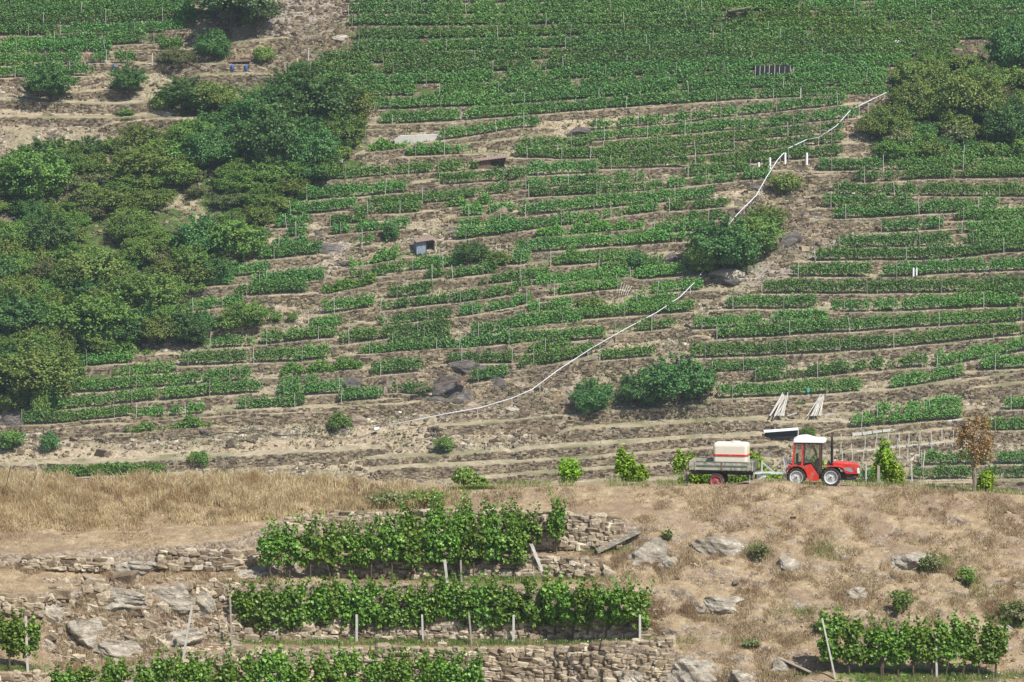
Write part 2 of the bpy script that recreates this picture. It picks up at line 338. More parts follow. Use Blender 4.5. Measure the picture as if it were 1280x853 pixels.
def mat_fg():
    m, n, l, p, o = newmat('dry_knoll'); W = world_pos(n); g = n.new('ShaderNodeNewGeometry')
    t = noise(n, l, 2.2, 8, .75, W); r = ramp(n, [(.3, (.19,.14,.09)), (.5, (.33,.25,.155)), (.68, (.47,.38,.25))]); l.new(t.outputs[0], r.inputs[0])
    t2 = noise(n, l, .45, 5, .65, W); r2 = ramp(n, [(.46, (0,0,0)), (.6, (1,1,1))]); l.new(t2.outputs[0], r2.inputs[0])
    c = mixc(n, l, mathn(n, l, 'MULTIPLY', r2.outputs[0], .75), r.outputs[0], (.23,.165,.115))
    # stony soil on steep faces
    v = n.new('ShaderNodeTexVoronoi'); v.inputs['Scale'].default_value = 9; wv = mixc(n, l, .12, W, noise(n, l, 3, 4, .7, W).outputs['Color'], 'ADD'); l.new(wv, v.inputs['Vector']); s = n.new('ShaderNodeSeparateColor'); l.new(v.outputs['Color'], s.inputs[0])
    st = ramp(n, [(.25, (.15,.115,.09)), (.5, (.28,.22,.165)), (.75, (.42,.36,.29))]); l.new(mathn(n, l, 'ADD', mathn(n, l, 'MULTIPLY', s.outputs[0], .35), mathn(n, l, 'MULTIPLY', noise(n, l, 5, 7, .75, W).outputs[0], .65)), st.inputs[0])
    nx = n.new('ShaderNodeSeparateXYZ'); l.new(g.outputs['True Normal'], nx.inputs[0])
    sf = ramp(n, [(.62, (1,1,1)), (.80, (0,0,0))]); l.new(mathn(n, l, 'ADD', nx.outputs[2], mathn(n, l, 'MULTIPLY_ADD', t2.outputs[0], .3)), sf.inputs[0])
    sf.inputs[0].links[0].from_node.inputs[1].links[0].from_node.inputs[2].default_value = -.15
    c = mixc(n, l, sf.outputs[0], c, st.outputs[0])
    a = n.new('ShaderNodeAttribute'); a.attribute_name = 'm_green'; t3 = noise(n, l, 3, 5, .7, W)
    gm = ramp(n, [(.5, (0,0,0)), (.7, (1,1,1))]); l.new(mathn(n, l, 'MULTIPLY', a.outputs['Fac'], mathn(n, l, 'ADD', t3.outputs[0], .4)), gm.inputs[0])
    c = mixc(n, l, gm.outputs[0], c, (.11,.15,.04))
    l.new(c, p.inputs['Base Color']); p.inputs['Roughness'].default_value = 1; p.inputs['Specular IOR Level'].default_value = .1
    bump(n, l, mathn(n, l, 'ADD', t.outputs[0], mathn(n, l, 'MULTIPLY', v.outputs['Distance'], -.3)), .12, p); return m
M['fg'] = mat_fg()

def grid_faces(nr, nc):
    i = np.arange(nr-1)[:, None]*nc+np.arange(nc-1)[None]; i = i.ravel()
    return np.stack([i, i+1, i+nc+1, i+nc], 1)
def blobs(u, v, L):
    out = np.zeros(u.shape)
    for (a, b, ru, rv, wt) in L:
        out = np.maximum(out, wt*np.clip(1.5-np.sqrt(((u-a)/ru)**2+((v-b)/rv)**2), 0, 1))
    return out
# ------------------------------------------------------------------ hillside
uu = np.concatenate([np.arange(-1400, -120, 40), np.arange(-120, 1400, 3.), np.arange(1400, 2700, 40)])
vv = np.concatenate([[790, 770, 750, 720, 690, 660, 640], np.arange(625, -30, -2.6), np.arange(-30, -720, -30)])
U, Vv = np.meshgrid(uu, vv); P = hill(U, Vv)
amp = .30
P[..., 2] += amp*(vnoise(P[..., 0], P[..., 1], 3.0, 11, 4)-.5)+.28*(vnoise(P[..., 0], P[..., 1], .8, 12, 2)-.5)
P[..., 1] += .5*(vnoise(P[..., 0], P[..., 2], 2.2, 13, 3)-.5)
TAN = [(230,262,50,16,1.4),(120,290,30,8,.9),(385,560,130,12,.75),(90,570,140,9,.9),(120,140,150,7,.8),(540,540,180,9,.75),(1180,470,140,8,.8),(700,150,110,14,.8),(850,132,120,10,.7),(680,175,30,14,.9),
       (330,300,26,40,.8),(370,390,40,20,.45),(780,425,60,16,.7),(700,460,60,18,.5),(460,570,120,30,.6),(1230,475,70,16,.8),(940,230,60,20,.8),(900,260,20,18,.7),(1000,240,60,30,.6),(560,272,40,10,.6),
       (1060,158,30,40,.5),(1000,495,150,6,.6),(395,40,40,50,.6)]
ROC = [(385,55,60,70,.9),(1000,290,55,55,.85),(960,340,50,26,.7),(600,480,70,34,.55),(410,310,40,14,.6),(700,480,40,30,.5),(20,530,30,20,.8),(1010,235,50,30,.6)]
GRE = [(130,340,180,110,.8),(60,430,100,80,1.),(330,190,130,90,1),(250,115,60,25,.7),(1190,140,120,60,1),(700,70,330,75,.9),(1100,50,260,50,.95),(110,40,130,40,.7),(740,292,90,12,.9),(520,325,40,10,.8),
       (220,530,60,10,.9),(410,460,50,14,.9),(590,255,50,12,.7),(250,420,60,20,.6),(1150,260,150,30,.5),(910,320,60,40,.6),(820,480,60,30,.4),(465,345,34,14,.6)]
hmesh = mk('hillside', P, grid_faces(len(vv), len(uu)), M['hill'], smooth=True); tag(hmesh, kind='structure')
for k, L in (('m_tan', TAN), ('m_rock', ROC), ('m_green', GRE)):
    a = hmesh.data.attributes.new(k, 'FLOAT', 'POINT'); a.data.foreach_set('value', blobs(U, Vv, L).astype(np.float32).ravel())
g = 4000
gr = mk('valley_ground', [(-g,-g,-81), (g,-g,-81), (g,g,-81), (-g,g,-81)], np.array([[0,1,2,3]]), M['hill']); tag(gr, kind='structure')

# ------------------------------------------------------------------ near knoll
ug = np.concatenate([np.arange(-1000, -60, 30), np.arange(-60, 1340, 2.2), np.arange(1340, 2300, 30)])
_, Vk, Tk, rzk, yk = fg_table(ug)
SUB = [0, 26, 12, 10, 8, 8, 14, 18, 16, 8, 18, 8]
rows = []; vrow = []
back = [(0, 0), (.8, -.07), (1.6, -.22), (2.4, -.36), (3.6, -.44), (4.8, -.46), (6, -.5), (7.5, -.9), (12, -4.5), (25, -13), (60, -36), (110, -56)]
for dy, dz in reversed(back[1:]):
    z0 = rzk[:, 0]*yk[:, 0]; y = yk[:, 0]+dy; x = (ug-640)/FPX/CP*YC; dip = np.interp(ug, [790,860,925,965], [0,-.2,-.2,0])*min(1, max(0, dy-1.)); rows.append(np.stack([x, y, z0+dz+dip], -1)); vrow.append(Vk[:, 0]-10)
for k in range(1, NS):
    for s in range(SUB[k]+(1 if k == NS-1 else 0)):
        f = s/SUB[k]; v = Vk[:, k-1]*(1-f)+Vk[:, k]*f
        rx, r = ratios(ug, v); Y = (rzk[:, k-1]*yk[:, k-1]-Tk[:, k]*yk[:, k-1])/(r-Tk[:, k]); rows.append(np.stack([rx*Y, Y, r*Y], -1)); vrow.append(v)
last = rows[-1]
for dy, dz in ((-3, -1.5), (-10, -6), (-30, -18), (-70, -38), (-110, -52)):
    q = last.copy(); q[:, 1] += dy; q[:, 2] += dz; rows.append(q); vrow.append(vrow[-1]+30)
G = np.stack(rows); VR = np.stack(vrow); UR = np.broadcast_to(ug, VR.shape)
rough = np.interp(ug, [-100, 300, 720, 830, 1300], [.12, .10, .07, .34, .30])
calm = 1-.85*np.clip(1-np.abs(VR-np.interp(UR, SK, SV[:, 0]))/14., 0, 1)
G[..., 2] += calm*rough*(vnoise(G[..., 0], G[..., 1]+G[..., 2], 1.3, 21, 4)-.5)*2*.9
nz = vnoise(G[..., 0], G[..., 2]*2, .9, 22, 4)-.5
G[..., 1] += calm*nz*rough*2.2
fgm = mk('ground', G, grid_faces(G.shape[0], G.shape[1])[:, ::-1], M['fg'], smooth=True); tag(fgm, kind='structure')
a = fgm.data.attributes.new('m_green', 'FLOAT', 'POINT')
FGG = [(550,804,260,5,1),(600,727,120,6,.8),(1150,845,130,8,1),(20,838,30,5,.8),(440,700,60,4,.9),(1030,690,30,18,.4),(760,684,40,10,.5),(710,605,160,4,1.)]
a.data.foreach_set('value', blobs(UR, VR, FGG).astype(np.float32).ravel())

# ------------------------------------------------------------------ stones
def stone_arrays(P, size, rot, ch=.0, jit=.16):
    """N jittered blocks; P centre (N,3), size (N,3). ch>0 gives chamfered blocks"""
    n = len(P)
    cs = np.array([(x, y, z) for z in (-1, 1) for y in (-1, 1) for x in (-1, 1)], float)*.5
    cor = cs[None]*(1+rs.uniform(-jit, jit, (n, 8, 3))*2)
    if ch:
        V = []
        for ax in range(3):
            q = cor.copy(); o = [i for i in range(3) if i != ax]; q[..., o] *= (1-ch); V.append(q)
        V = np.stack(V, 2).reshape(n, 24, 3)
        def i(x, y, z, ax): return (x+2*y+4*z)*3+ax
        Q = []; T = []
        for ax in range(3):
            for s in (0, 1):
                pts = [(0,0),(1,0),(1,1),(0,1)]; f = []
                for a_, b_ in pts: c = [0,0,0]; c[ax] = s; c[(ax+1)%3] = a_; c[(ax+2)%3] = b_; f.append(i(*c, ax))
                Q.append(f if s else f[::-1])
        for ax in range(3):
            b1, b2 = (ax+1) % 3, (ax+2) % 3
            for s1 in (0, 1):
                for s2 in (0, 1):
                    c0 = [0,0,0]; c0[b1] = s1; c0[b2] = s2; c1 = list(c0); c1[ax] = 1
                    f = [i(*c0, b1), i(*c1, b1), i(*c1, b2), i(*c0, b2)]; Q.append(f if (s1 == s2) else f[::-1])
        for x in (0,1):
            for y in (0,1):
                for z in (0,1): f = [i(x,y,z,0), i(x,y,z,1), i(x,y,z,2)]; T.append(f if (x+y+z) % 2 else f[::-1])
        Fs = [np.array(Q), np.array(T)]; nv = 24
    else:
        V = cor; nv = 8; Fs = [np.array([(0,2,3,1),(4,5,7,6),(0,1,5,4),(1,3,7,5),(3,2,6,7),(2,0,4,6)])]
    V = V*size[:, None]
    c, s = np.cos(rot)[:, None], np.sin(rot)[:, None]
    V = np.stack([V[..., 0]*c-V[..., 2]*s, V[..., 1], V[..., 0]*s+V[..., 2]*c], -1)+P[:, None]
    F = [(np.arange(n)[:, None, None]*nv+f[None]).reshape(-1, f.shape[1]) for f in Fs]
    rn = np.clip(rs.beta(2, 2, n), 0, 1); R = np.concatenate([np.repeat(rn, len(f)) for f in Fs])
    return V.reshape(-1, 3), F, R
def wall_stones(top, bot, sl, sh, dep, ch=0, yoff=0):
    """stones filling the band between two 3-D polylines"""
    d = np.r_[0, np.cumsum(np.linalg.norm(np.diff((top+bot)/2, axis=0), axis=1))]; L = d[-1]; P = []; S = []
    H = np.linalg.norm(top-bot, axis=1); nc = max(1, int(round(H.max()/sh)))
    for r in range(nc):
        x = rs.uniform(-sl*.5, 0)
        while x < L:
            ln = sl*rs.uniform(.5, 1.7); xm = min(max(x+ln/2, 0), L)
            t = np.array([np.interp(xm, d, top[:, k]) for k in range(3)]); b = np.array([np.interp(xm, d, bot[:, k]) for k in range(3)])
            h = np.linalg.norm(t-b); n_ = max(1, h/sh); f = (r+.5+rs.uniform(-.25, .25))/n_
            if f < 1.05 and h > .08:
                hh = sh*rs.uniform(.75, 1.5); P.append(b+(t-b)*f+(0, -yoff+rs.uniform(-.12, .12)*dep, 0)); S.append((ln*.98, dep, hh))
            x += ln
    if not P: return None
    P = np.array(P); S = np.array(S)
    return stone_arrays(P, S, rs.uniform(-.12, .12, len(P)), ch)

# ------------------------------------------------------------------ leaves
def leaf_arrays(P, size, up=.6, fold=False, out=None):
    n = len(P); nr = rs.normal(size=(n, 3)); nr /= np.linalg.norm(nr, axis=1)[:, None]
    nr[:, 2] = np.abs(nr[:, 2])*.6+up*rs.uniform(.3, 1, n)
    if out is not None: nr += out
    nr /= np.linalg.norm(nr, axis=1)[:, None]
    t = np.cross(nr, rs.normal(size=(n, 3))); t /= np.linalg.norm(t, axis=1)[:, None]; b = np.cross(nr, t)
    s = (np.asarray(size)*rs.uniform(.65, 1.35, n))[:, None]
    if fold:
        V = np.stack([P-t*s*.5, P-t*s*.28+b*s*.5+nr*s*.10, P+t*s*.22+b*s*.42+nr*s*.12, P+t*s*.58, P+t*s*.22-b*s*.42+nr*s*.12, P-t*s*.28-b*s*.5+nr*s*.10], 1)
        i = np.arange(n)[:, None]*6; F = [np.concatenate([i+[[0,1,2,3]], i+[[0,3,4,5]]], 0)]; R = np.tile(rs.rand(n), 2); return V.reshape(-1, 3), F, R
    V = np.stack([P-t*s*.55, P+b*s*.42-t*s*.05, P+t*s*.55, P-b*s*.42-t*s*.05], 1)
    i = np.arange(n)[:, None]*4; return V.reshape(-1, 3), [i+np.array([[0,1,2,3]])], rs.rand(n)
def join(L):
    V = []; F = {}; R = {}; n = 0
    for v, f, r in L:
        V.append(v); k0 = 0
        for q in f: F.setdefault(q.shape[1], []).append(q+n); R.setdefault(q.shape[1], []).append(r[k0:k0+len(q)]); k0 += len(q)
        n += len(v)
    return np.concatenate(V), [np.concatenate(F[k]) for k in F], np.concatenate([np.concatenate(R[k]) for k in F])
def polyline(pts, step):
    pts = np.array(pts, float); d = np.r_[0, np.cumsum(np.hypot(*np.diff(pts, axis=0).T))]
    n = max(2, int(d[-1]/step)+1); s = np.linspace(0, d[-1], n)
    if len(pts) > 2:  # gentle smoothing
        q = np.stack([np.interp(s, d, pts[:, 0]), np.interp(s, d, pts[:, 1])], 1); k = max(1, n//12)
        ker = np.ones(2*k+1)/(2*k+1); v = np.r_[np.full(k, 0.)+q[0, 1], q[:, 1], np.full(k, 0.)+q[-1, 1]]; q[:, 1] = np.convolve(v, ker, 'valid'); return q
    return np.stack([np.interp(s, d, pts[:, 0]), np.interp(s, d, pts[:, 1])], 1)
# ------------------------------------------------------------------ far vine rows: foliage centre line in photo pixels
ROWS = []
def R(zone, rid, pts, st='d'): ROWS.append((zone, rid, pts, st))
for i, (p, st) in enumerate([([(-150,-8),(240,-10)],'d'), ([(-150,6),(240,1)],'d'), ([(-150,17),(225,8)],'d'), ([(-150,27),(130,22),(215,16)],'d')]): R('TL', i, p, st)
for i, p in ((4,[(-150,36),(74,36)]), (4,[(76,38),(228,31)]), (5,[(6,53),(183,46)]), (6,[(-150,63),(140,56)]), (7,[(-150,76),(103,72)]), (8,[(-150,92),(118,86)])): R('TL', i, p)
k640 = [137,121,106,92,79,65,51,36,21,7,-7]; k1000 = [112,98,86,74,62,51,40,28,16,3,-9]; k440 = [148,128,111,97,83,70,56,40,22,7,-7]
ext = [[(475,1110)],[(460,1108)],[(430,521),(548,942),(990,1110)],[(398,1140)],[(384,1190)],[(398,1200)],[(440,1240)],[(445,1430)],[(436,1430)],[(436,1430)],[(436,1430)]]
for k in range(11):
    def at(u, k=k):
        if u <= 640: return float(np.interp(u, [440,640], [k440[k],k640[k]]))
        m = [(k640[k]+k1000[k])/2-(3.5 if k == 0 else 0)]
        return float(np.interp(u, [640,800,1000,1430], [k640[k], [k640[k]*.56+k1000[k]*.44-(4 if k < 2 else 0)][0], k1000[k], k1000[k]-2]))
    for (a, b) in ext[k]:
        yb = {6: (1010,1150), 7: (950,1110), 8: (905,1060), 9: (860,1000), 10: (820,950)}.get(k)
        for (a1, b1, st1) in ([(a, b, 'd')] if not yb else [(a, yb[0], 'd'), (yb[0], yb[1], 'y2'), (yb[1], b, 'd')]):
            us = np.linspace(a1, b1, max(2, int((b1-a1)/60)+1)); R('TOP', 10-k, [(float(u), at(u)) for u in us], st1)
for rid, p, st in [(0,[(1100,189),(1430,188)],'d'),(1,[(1022,205),(1430,201)],'d'),(2,[(1068,220),(1180,215),(1430,210)],'d'),(3,[(1040,236),(1430,239)],'d'),(4,[(1028,251),(1140,249)],'d'),
    (5,[(1042,266),(1200,257),(1250,251)],'d'),(6,[(1100,282),(1180,278)],'d'),(6,[(1196,268),(1430,262)],'d'),(7,[(1196,284),(1430,277)],'d'),(7,[(1045,302),(1190,299)],'d'),(8,[(1198,298),(1430,292)],'d'),
    (8,[(1012,318),(1190,316),(1260,306),(1430,303)],'d'),(9,[(990,338),(1090,338)],'d'),(9,[(1103,339),(1200,333),(1430,324)],'d'),(10,[(952,359),(1190,358),(1430,347)],'d'),(11,[(908,378),(1022,377)],'d'),
    (11,[(1195,366),(1430,356)],'d'),(12,[(1038,382),(1130,380),(1430,369)],'d'),(13,[(866,404),(960,399),(1036,395)],'d'),(14,[(895,416),(1040,408),(1130,402),(1430,384)],'d'),
    (15,[(862,440),(1010,434),(1120,427),(1200,417),(1430,399)],'d'),(16,[(885,460),(960,456),(985,456)],'s'),(17,[(940,470),(1080,457),(1160,450)],'d'),(17,[(1168,452),(1280,430),(1430,424)],'d'),
    (18,[(1225,455),(1430,444)],'d'),(19,[(898,490),(1000,486),(1078,482)],'d'),(19,[(1113,479),(1205,463)],'d')]: R('R', rid, p, st)
for rid, p in ((0,[(1095,512),(1203,502)]),(1,[(1063,527),(1203,515)]),(2,[(1255,504),(1430,502)]),(3,[(1228,532),(1430,528)]),(4,[(1150,574),(1430,569)]),(5,[(1137,592),(1430,590)]),(6,[(1072,596),(1120,592)])): R('LOW', rid, p)
for p, st in [([(555,168),(600,162),(640,154),(668,152)],'s'),([(515,188),(585,185)],'s'),([(460,185),(510,180)],'w'),([(745,155),(880,144)],'s'),([(893,141),(960,134),(1052,124)],'s'),([(745,169),(960,152),(1067,140)],'s'),
    ([(760,183),(960,166),(1048,157)],'s'),([(655,180),(735,176)],'s'),([(700,193),(850,188),(960,180),(1048,172)],'s'),([(650,190),(730,191)],'s'),([(755,203),(900,199),(1046,187)],'d'),([(665,211),(742,208)],'d'),
    ([(662,229),(700,226)],'s'),([(712,226),(800,220)],'s'),([(840,228),(900,222),(958,216)],'s'),([(862,214),(955,207)],'s'),([(668,239),(740,236)],'s'),([(745,235),(828,231)],'s'),([(655,262),(760,251),(887,240)],'d'),
    ([(636,284),(700,275),(745,271)],'s'),([(760,266),(815,258)],'s'),([(835,273),(897,267)],'s'),([(840,257),(905,252)],'s'),([(812,285),(882,281)],'s'),([(650,309),(750,301),(850,294)],'d'),([(640,323),(664,321)],'d'),
    ([(688,326),(785,319)],'s'),([(640,345),(680,341)],'s'),([(677,352),(740,346),(850,337)],'d'),([(640,358),(665,354)],'s'),([(810,361),(872,356)],'s'),([(662,383),(712,379)],'s'),([(640,376),(664,372)],'s'),
    ([(650,399),(740,390),(862,382)],'d'),([(425,217),(500,211),(592,205)],'s'),([(550,223),(655,216)],'d'),([(378,242),(440,238),(502,233)],'d'),([(465,252),(560,245),(645,232)],'s'),([(366,261),(440,254)],'d'),
    ([(450,262),(520,258)],'s'),([(349,277),(382,275)],'d'),([(418,275),(452,272)],'s'),([(420,286),(505,279)],'s'),([(358,290),(386,287)],'s'),([(330,316),(396,310)],'d'),([(345,303),(380,301)],'s'),([(448,299),(468,297)],'d'),
    ([(437,330),(500,318)],'w'),([(320,352),(400,341)],'s'),([(295,362),(378,358)],'d'),([(402,364),(470,350)],'w'),([(492,364),(536,360)],'d'),([(408,384),(462,376)],'d'),([(482,381),(572,371)],'s'),
    ([(532,343),(556,340)],'s'),([(560,342),(615,335)],'s'),([(578,371),(642,361)],'s'),([(580,388),(642,379)],'s'),([(480,400),(560,391)],'s'),([(575,291),(645,283)],'d'),([(608,350),(642,346)],'s'),([(268,341),(332,335)],'s'),
    ([(240,352),(286,349)],'s'),([(325,350),(400,346)],'s'),([(238,382),(298,375)],'s'),([(392,404),(426,400)],'s'),([(332,422),(415,414)],'d'),([(262,429),(312,426)],'s'),([(430,422),(500,413),(557,407)],'d'),
    ([(232,449),(362,444)],'d'),([(372,444),(405,440)],'d'),([(455,438),(552,430)],'s'),([(102,451),(160,447)],'s'),([(120,440),(195,438)],'w'),([(150,463),(213,459)],'s'),([(80,484),(200,476),(308,467)],'d'),
    ([(60,506),(200,492),(322,482)],'d'),([(32,522),(95,521)],'d'),([(100,519),(160,514)],'s'),([(172,517),(250,510)],'s'),([(303,506),(350,503)],'s'),([(156,537),(265,528)],'w'),([(350,466),(455,456)],'w'),
    ([(470,461),(522,457)],'d'),([(353,488),(422,484)],'d'),([(430,494),(473,490)],'d'),([(355,505),(382,499)],'d'),([(497,484),(535,488)],'s'),([(595,470),(628,465)],'d'),([(565,448),(640,447)],'s'),
    ([(563,431),(645,420)],'d'),([(595,412),(645,404),(722,398)],'d'),([(640,424),(750,416)],'d'),([(655,453),(736,437)],'d'),([(555,255),(620,250)],'w'),([(670,292),(740,286),(805,280)],'w'),([(52,592),(130,588),(208,587)],'y'),
    ([(200,56),(228,55)],'d'),([(186,49),(208,47)],'s'),([(116,70),(137,70)],'d'),([(143,72),(171,71)],'d')]: R('MID', 0, p, st)

# short patchy rows filling the middle part between the longer ones
ex_ = 0
for t in range(900):
    u = rs.uniform(285, 860); v = rs.uniform(205, 505); ln = rs.uniform(35, 95)
    if u < 520-(v-215)*.75 or u+ln > 885-(v-300)*.4*(v > 380) or (v > 450 and u > 450): continue
    q = [(u, v), (u+ln/2, v-ln*.045), (u+ln, v-ln*.10)]; ok = True
    if abs(u+ln/2-613) < 60 and abs(v-203) < 22 or abs(u+ln/2-545) < 60 and abs(v-305) < 24: continue
    for z_, r_, p_, s_ in ROWS:
        if z_ != 'MID': continue
        for qq in q:
            if p_[0][0]-10 < qq[0] < p_[-1][0]+10 and abs(np.interp(qq[0], [a[0] for a in p_], [a[1] for a in p_])-qq[1]) < 9.5: ok = False
    if ok and ex_ < 62: R('MID', 0, q, 's'); ex_ += 1
for k_, (z_, r_, p_, s_) in enumerate(ROWS):   # slightly longer rows in the middle
    if z_ == 'MID' and s_ in 'sd' and k_ < 200 and p_[-1][0]-p_[0][0] > 30:
        p_ = list(p_); m0 = (p_[1][1]-p_[0][1])/(p_[1][0]-p_[0][0]); m1 = (p_[-1][1]-p_[-2][1])/(p_[-1][0]-p_[-2][0]); p_[0] = (p_[0][0]-7, p_[0][1]-7*m0); p_[-1] = (p_[-1][0]+7, p_[-1][1]+7*m1); ROWS[k_] = (z_, r_, p_, s_)
LAND = [((613,203),'rusty tin shed'),((532,305),'blue-grey hut'),((910,310),'round pipe-side tree'),((522,172),'pale concrete slab'),((797,323),'lone mid-slope bush'),((563,500),'big split boulder'),
        ((735,463),'pale rock under the pipe'),((228,358),'white sack'),((780,362),'leaning grey boards'),((440,525),'boulder at the pipe foot'),((948,210),'white tubes'),((1000,140),'upper end of the white pipe'),
        ((330,300),'footpath by the wood'),((150,500),'lowest left terraces'),((400,310),'dark rock ledge'),((265,400),'bushes at the wood foot'),((150,105),'two round trees'),((705,170),'slanted black rock')]
ORD = ['first','second','third','fourth','fifth','sixth','seventh','eighth','ninth','tenth','eleventh','twelfth','thirteenth','fourteenth','fifteenth','sixteenth','seventeenth','eighteenth','nineteenth','twentieth','twenty-first','twenty-second','twenty-third','twenty-fourth','twenty-fifth']
def where(u, v, a, b):
    du, dv = u-a, v-b
    if abs(dv) > abs(du)*.6: s = 'above' if dv < 0 else 'below'
    else: s = 'left of' if du < 0 else 'right of'
    return s
cnt = {}
def landmark(u, v):
    (a, b), nm = min(LAND, key=lambda q: math.hypot((q[0][0]-u), (q[0][1]-v)*1.3)); s = where(u, v, a, b)
    return nm, s
desc = []
buck = {}
for i, (z, rid, p, st) in enumerate(ROWS):
    um = sum(q[0] for q in p)/len(p); vm = sum(q[1] for q in p)/len(p)
    if z == 'MID': nm, s = landmark(um, vm); key = (s, nm); a, b = [q[0] for q in LAND if q[1] == nm][0]; buck.setdefault(key, []).append((math.hypot(um-a, vm-b), i))
    desc.append(None)
for (s, nm), L in buck.items():
    for j, (_, i) in enumerate(sorted(L)): desc[i] = ('%s nearest ' % ORD[j] if j else 'nearest ')+'%s the %s' % (s, nm)
ZN = {'TL': 'from the top of the upper left block', 'TOP': 'from the top in the dense block', 'R': 'from the top of the right block', 'LOW': 'from the top behind the tractor'}
for i, (z, rid, p, st) in enumerate(ROWS):
    if z == 'MID': continue
    same = [j for j, q in enumerate(ROWS) if q[0] == z and q[1] == rid]; part = ''
    if len(same) > 1:
        k = sorted(same, key=lambda j: ROWS[j][2][0][0]).index(i); part = {2: ['left part', 'right part'], 3: ['left piece', 'middle piece', 'right piece']}[len(same)][k]+' of '
    desc[i] = part+'the '+ORD[rid]+' '+ZN[z]
ADJ = {'y2': 'bright young vine row', 'd': 'dense vine row', 's': 'patchy vine row', 'w': 'overgrown vine row', 'y': 'bright green young vine row'}

# ------------------------------------------------------------------ terraces (treads) and their dry-stone walls
TR_V = []; TR_F = []; trn = 0
def bench(pts, lift=.35, off=.9, extend=(10, 10), name=None, label=None, sl=.34, sh=.17, hmax=2.5, group=None):
    """level strip cut into the slope, retained by a stone wall; returns base line (3-D) of the strip"""
    global trn
    q = polyline(pts, 5.); e0 = np.arange(-extend[0], 0, 5.); e1 = np.arange(5, extend[1]+1, 5.)
    s0 = (q[1, 1]-q[0, 1])/(q[1, 0]-q[0, 0]); s1 = (q[-1, 1]-q[-2, 1])/(q[-1, 0]-q[-2, 0])
    q = np.concatenate([np.stack([q[0, 0]+e0, q[0, 1]+e0*s0], 1), q, np.stack([q[-1, 0]+e1, q[-1, 1]+e1*s1], 1)]) if len(e0) else q
    n = len(q); P = hill(q[:, 0], q[:, 1]); P[:, 2] += .16*(vnoise(P[:, 0], P[:, 1], 2.5, 31, 2)-.5)
    tap = np.minimum(1, np.minimum(np.arange(n), np.arange(n)[::-1])/3.); tap = .25+.75*tap
    off_ = off*(1+.35*(vnoise(P[:, 0], P[:, 1], 3.5, 33, 2)-.5)*2)
    B = P+np.stack([0*tap, .95+0*tap, lift*tap+.22], 1); Mi = P+np.stack([0*tap, 0*tap, lift*tap], 1)
    Fr = P+np.stack([0*tap, -off_*tap, lift*tap-.13*off_], 1)
    zb = hill_z(Fr[:, 0], Fr[:, 1]-.12)-.25; bot = np.stack([Fr[:, 0], Fr[:, 1]-.14, np.maximum(zb, Fr[:, 2]-hmax)], 1); low = np.stack([Fr[:, 0], Fr[:, 1]-.02, zb-.2], 1)
    TR_V.append(np.concatenate([B, Mi, Fr, low])); TR_F.append(grid_faces(4, n)[:, ::-1]+trn); trn += 4*n
    Mi_ = Mi.copy(); r = wall_stones(Fr+np.array([0, -.05, -.02]), bot, sl, sh, .22)
    if r is not None:
        o = mk('dry_stone_wall', r[0], r[1], M['stone'], rnd=r[2], org=tuple(Fr[n//2]))
        tag(o, label or 'low dry-stone terrace wall', 'wall', group or 'dry-stone walls of the far terraces')
    return q, Mi
def foliage_row(P, st, dens):
    """vine hedge along 3-D base line P"""
    d = np.r_[0, np.cumsum(np.linalg.norm(np.diff(P, axis=0), axis=1))]; L = d[-1]; st = 'T' if st == 'y2' else st
    par = {'d': (.36, 1.50, .34, 1.0), 's': (.26, 1.22, .32, .85), 'T': (.34, 1.52, .34, 1.), 'w': (.05, 1.2, .9, 1.3), 'y': (.1, 1.4, .5, 1.5)}[st]
    N = int(L*dens*par[3]); s = rs.rand(N)*L
    nv = vnoise(s, 0*s+P[0, 0], 1.1, 41, 2)+.5*(vnoise(s, 0*s+P[0, 1], 4., 43, 2)-.5)
    if st == 's': keep = rs.rand(N) < np.clip((nv-.18)*4.5, .15, 1); s = s[keep]; nv = nv[keep]
    if st == 'w': keep = rs.rand(N) < np.clip((nv-.25)*4, .1, 1); s = s[keep]; nv = nv[keep]
    if st in 'dT': k = rs.rand(N) < np.clip((nv-.12)*5, .15, 1); s = s[k]; nv = nv[k]
    e_ = np.minimum(s, L-s); k = rs.rand(len(s)) < np.clip(.25+e_/.9, 0, 1); s = s[k]; nv = nv[k]
    N = len(s); z0, z1, wd, _ = par; h = rs.beta(1.6, 1.2, N); bmp = .5+.5*np.cos(s*2*pi/1.02+P[0, 0]); top = z1*(.66+.50*nv+.13*bmp)
    z = z0+(top-z0)*h
    if st in 'sdT': sh = rs.rand(N) < .08; z = np.where(sh, top+rs.uniform(0, .35, N), z)
    if st == 'w': z = z*np.clip(nv*1.6, .3, 1.2)
    th = rs.rand(N)*2*pi; yy = np.sin(th)*wd*rs.uniform(.7, 1.1, N)*(1-.35*h)
    base = np.stack([np.interp(s, d, P[:, k]) for k in range(3)], 1)
    Q = base+np.stack([rs.normal(0, .05, N), yy, z], 1)
    return leaf_arrays(Q, .225, .5, out=np.stack([0*yy, np.sign(yy)*.5, 0*yy], 1))
STEMS = []
for j in range(4):
    so_ = MB().tube([(0, 0, -.2), (rs.uniform(-.05, .05), 0, .35), (rs.uniform(-.13, .13), 0, .8)], [.04, .03, .03], 5).build('stem', M['bark']); STEMS.append(so_.data); bpy.data.objects.remove(so_)
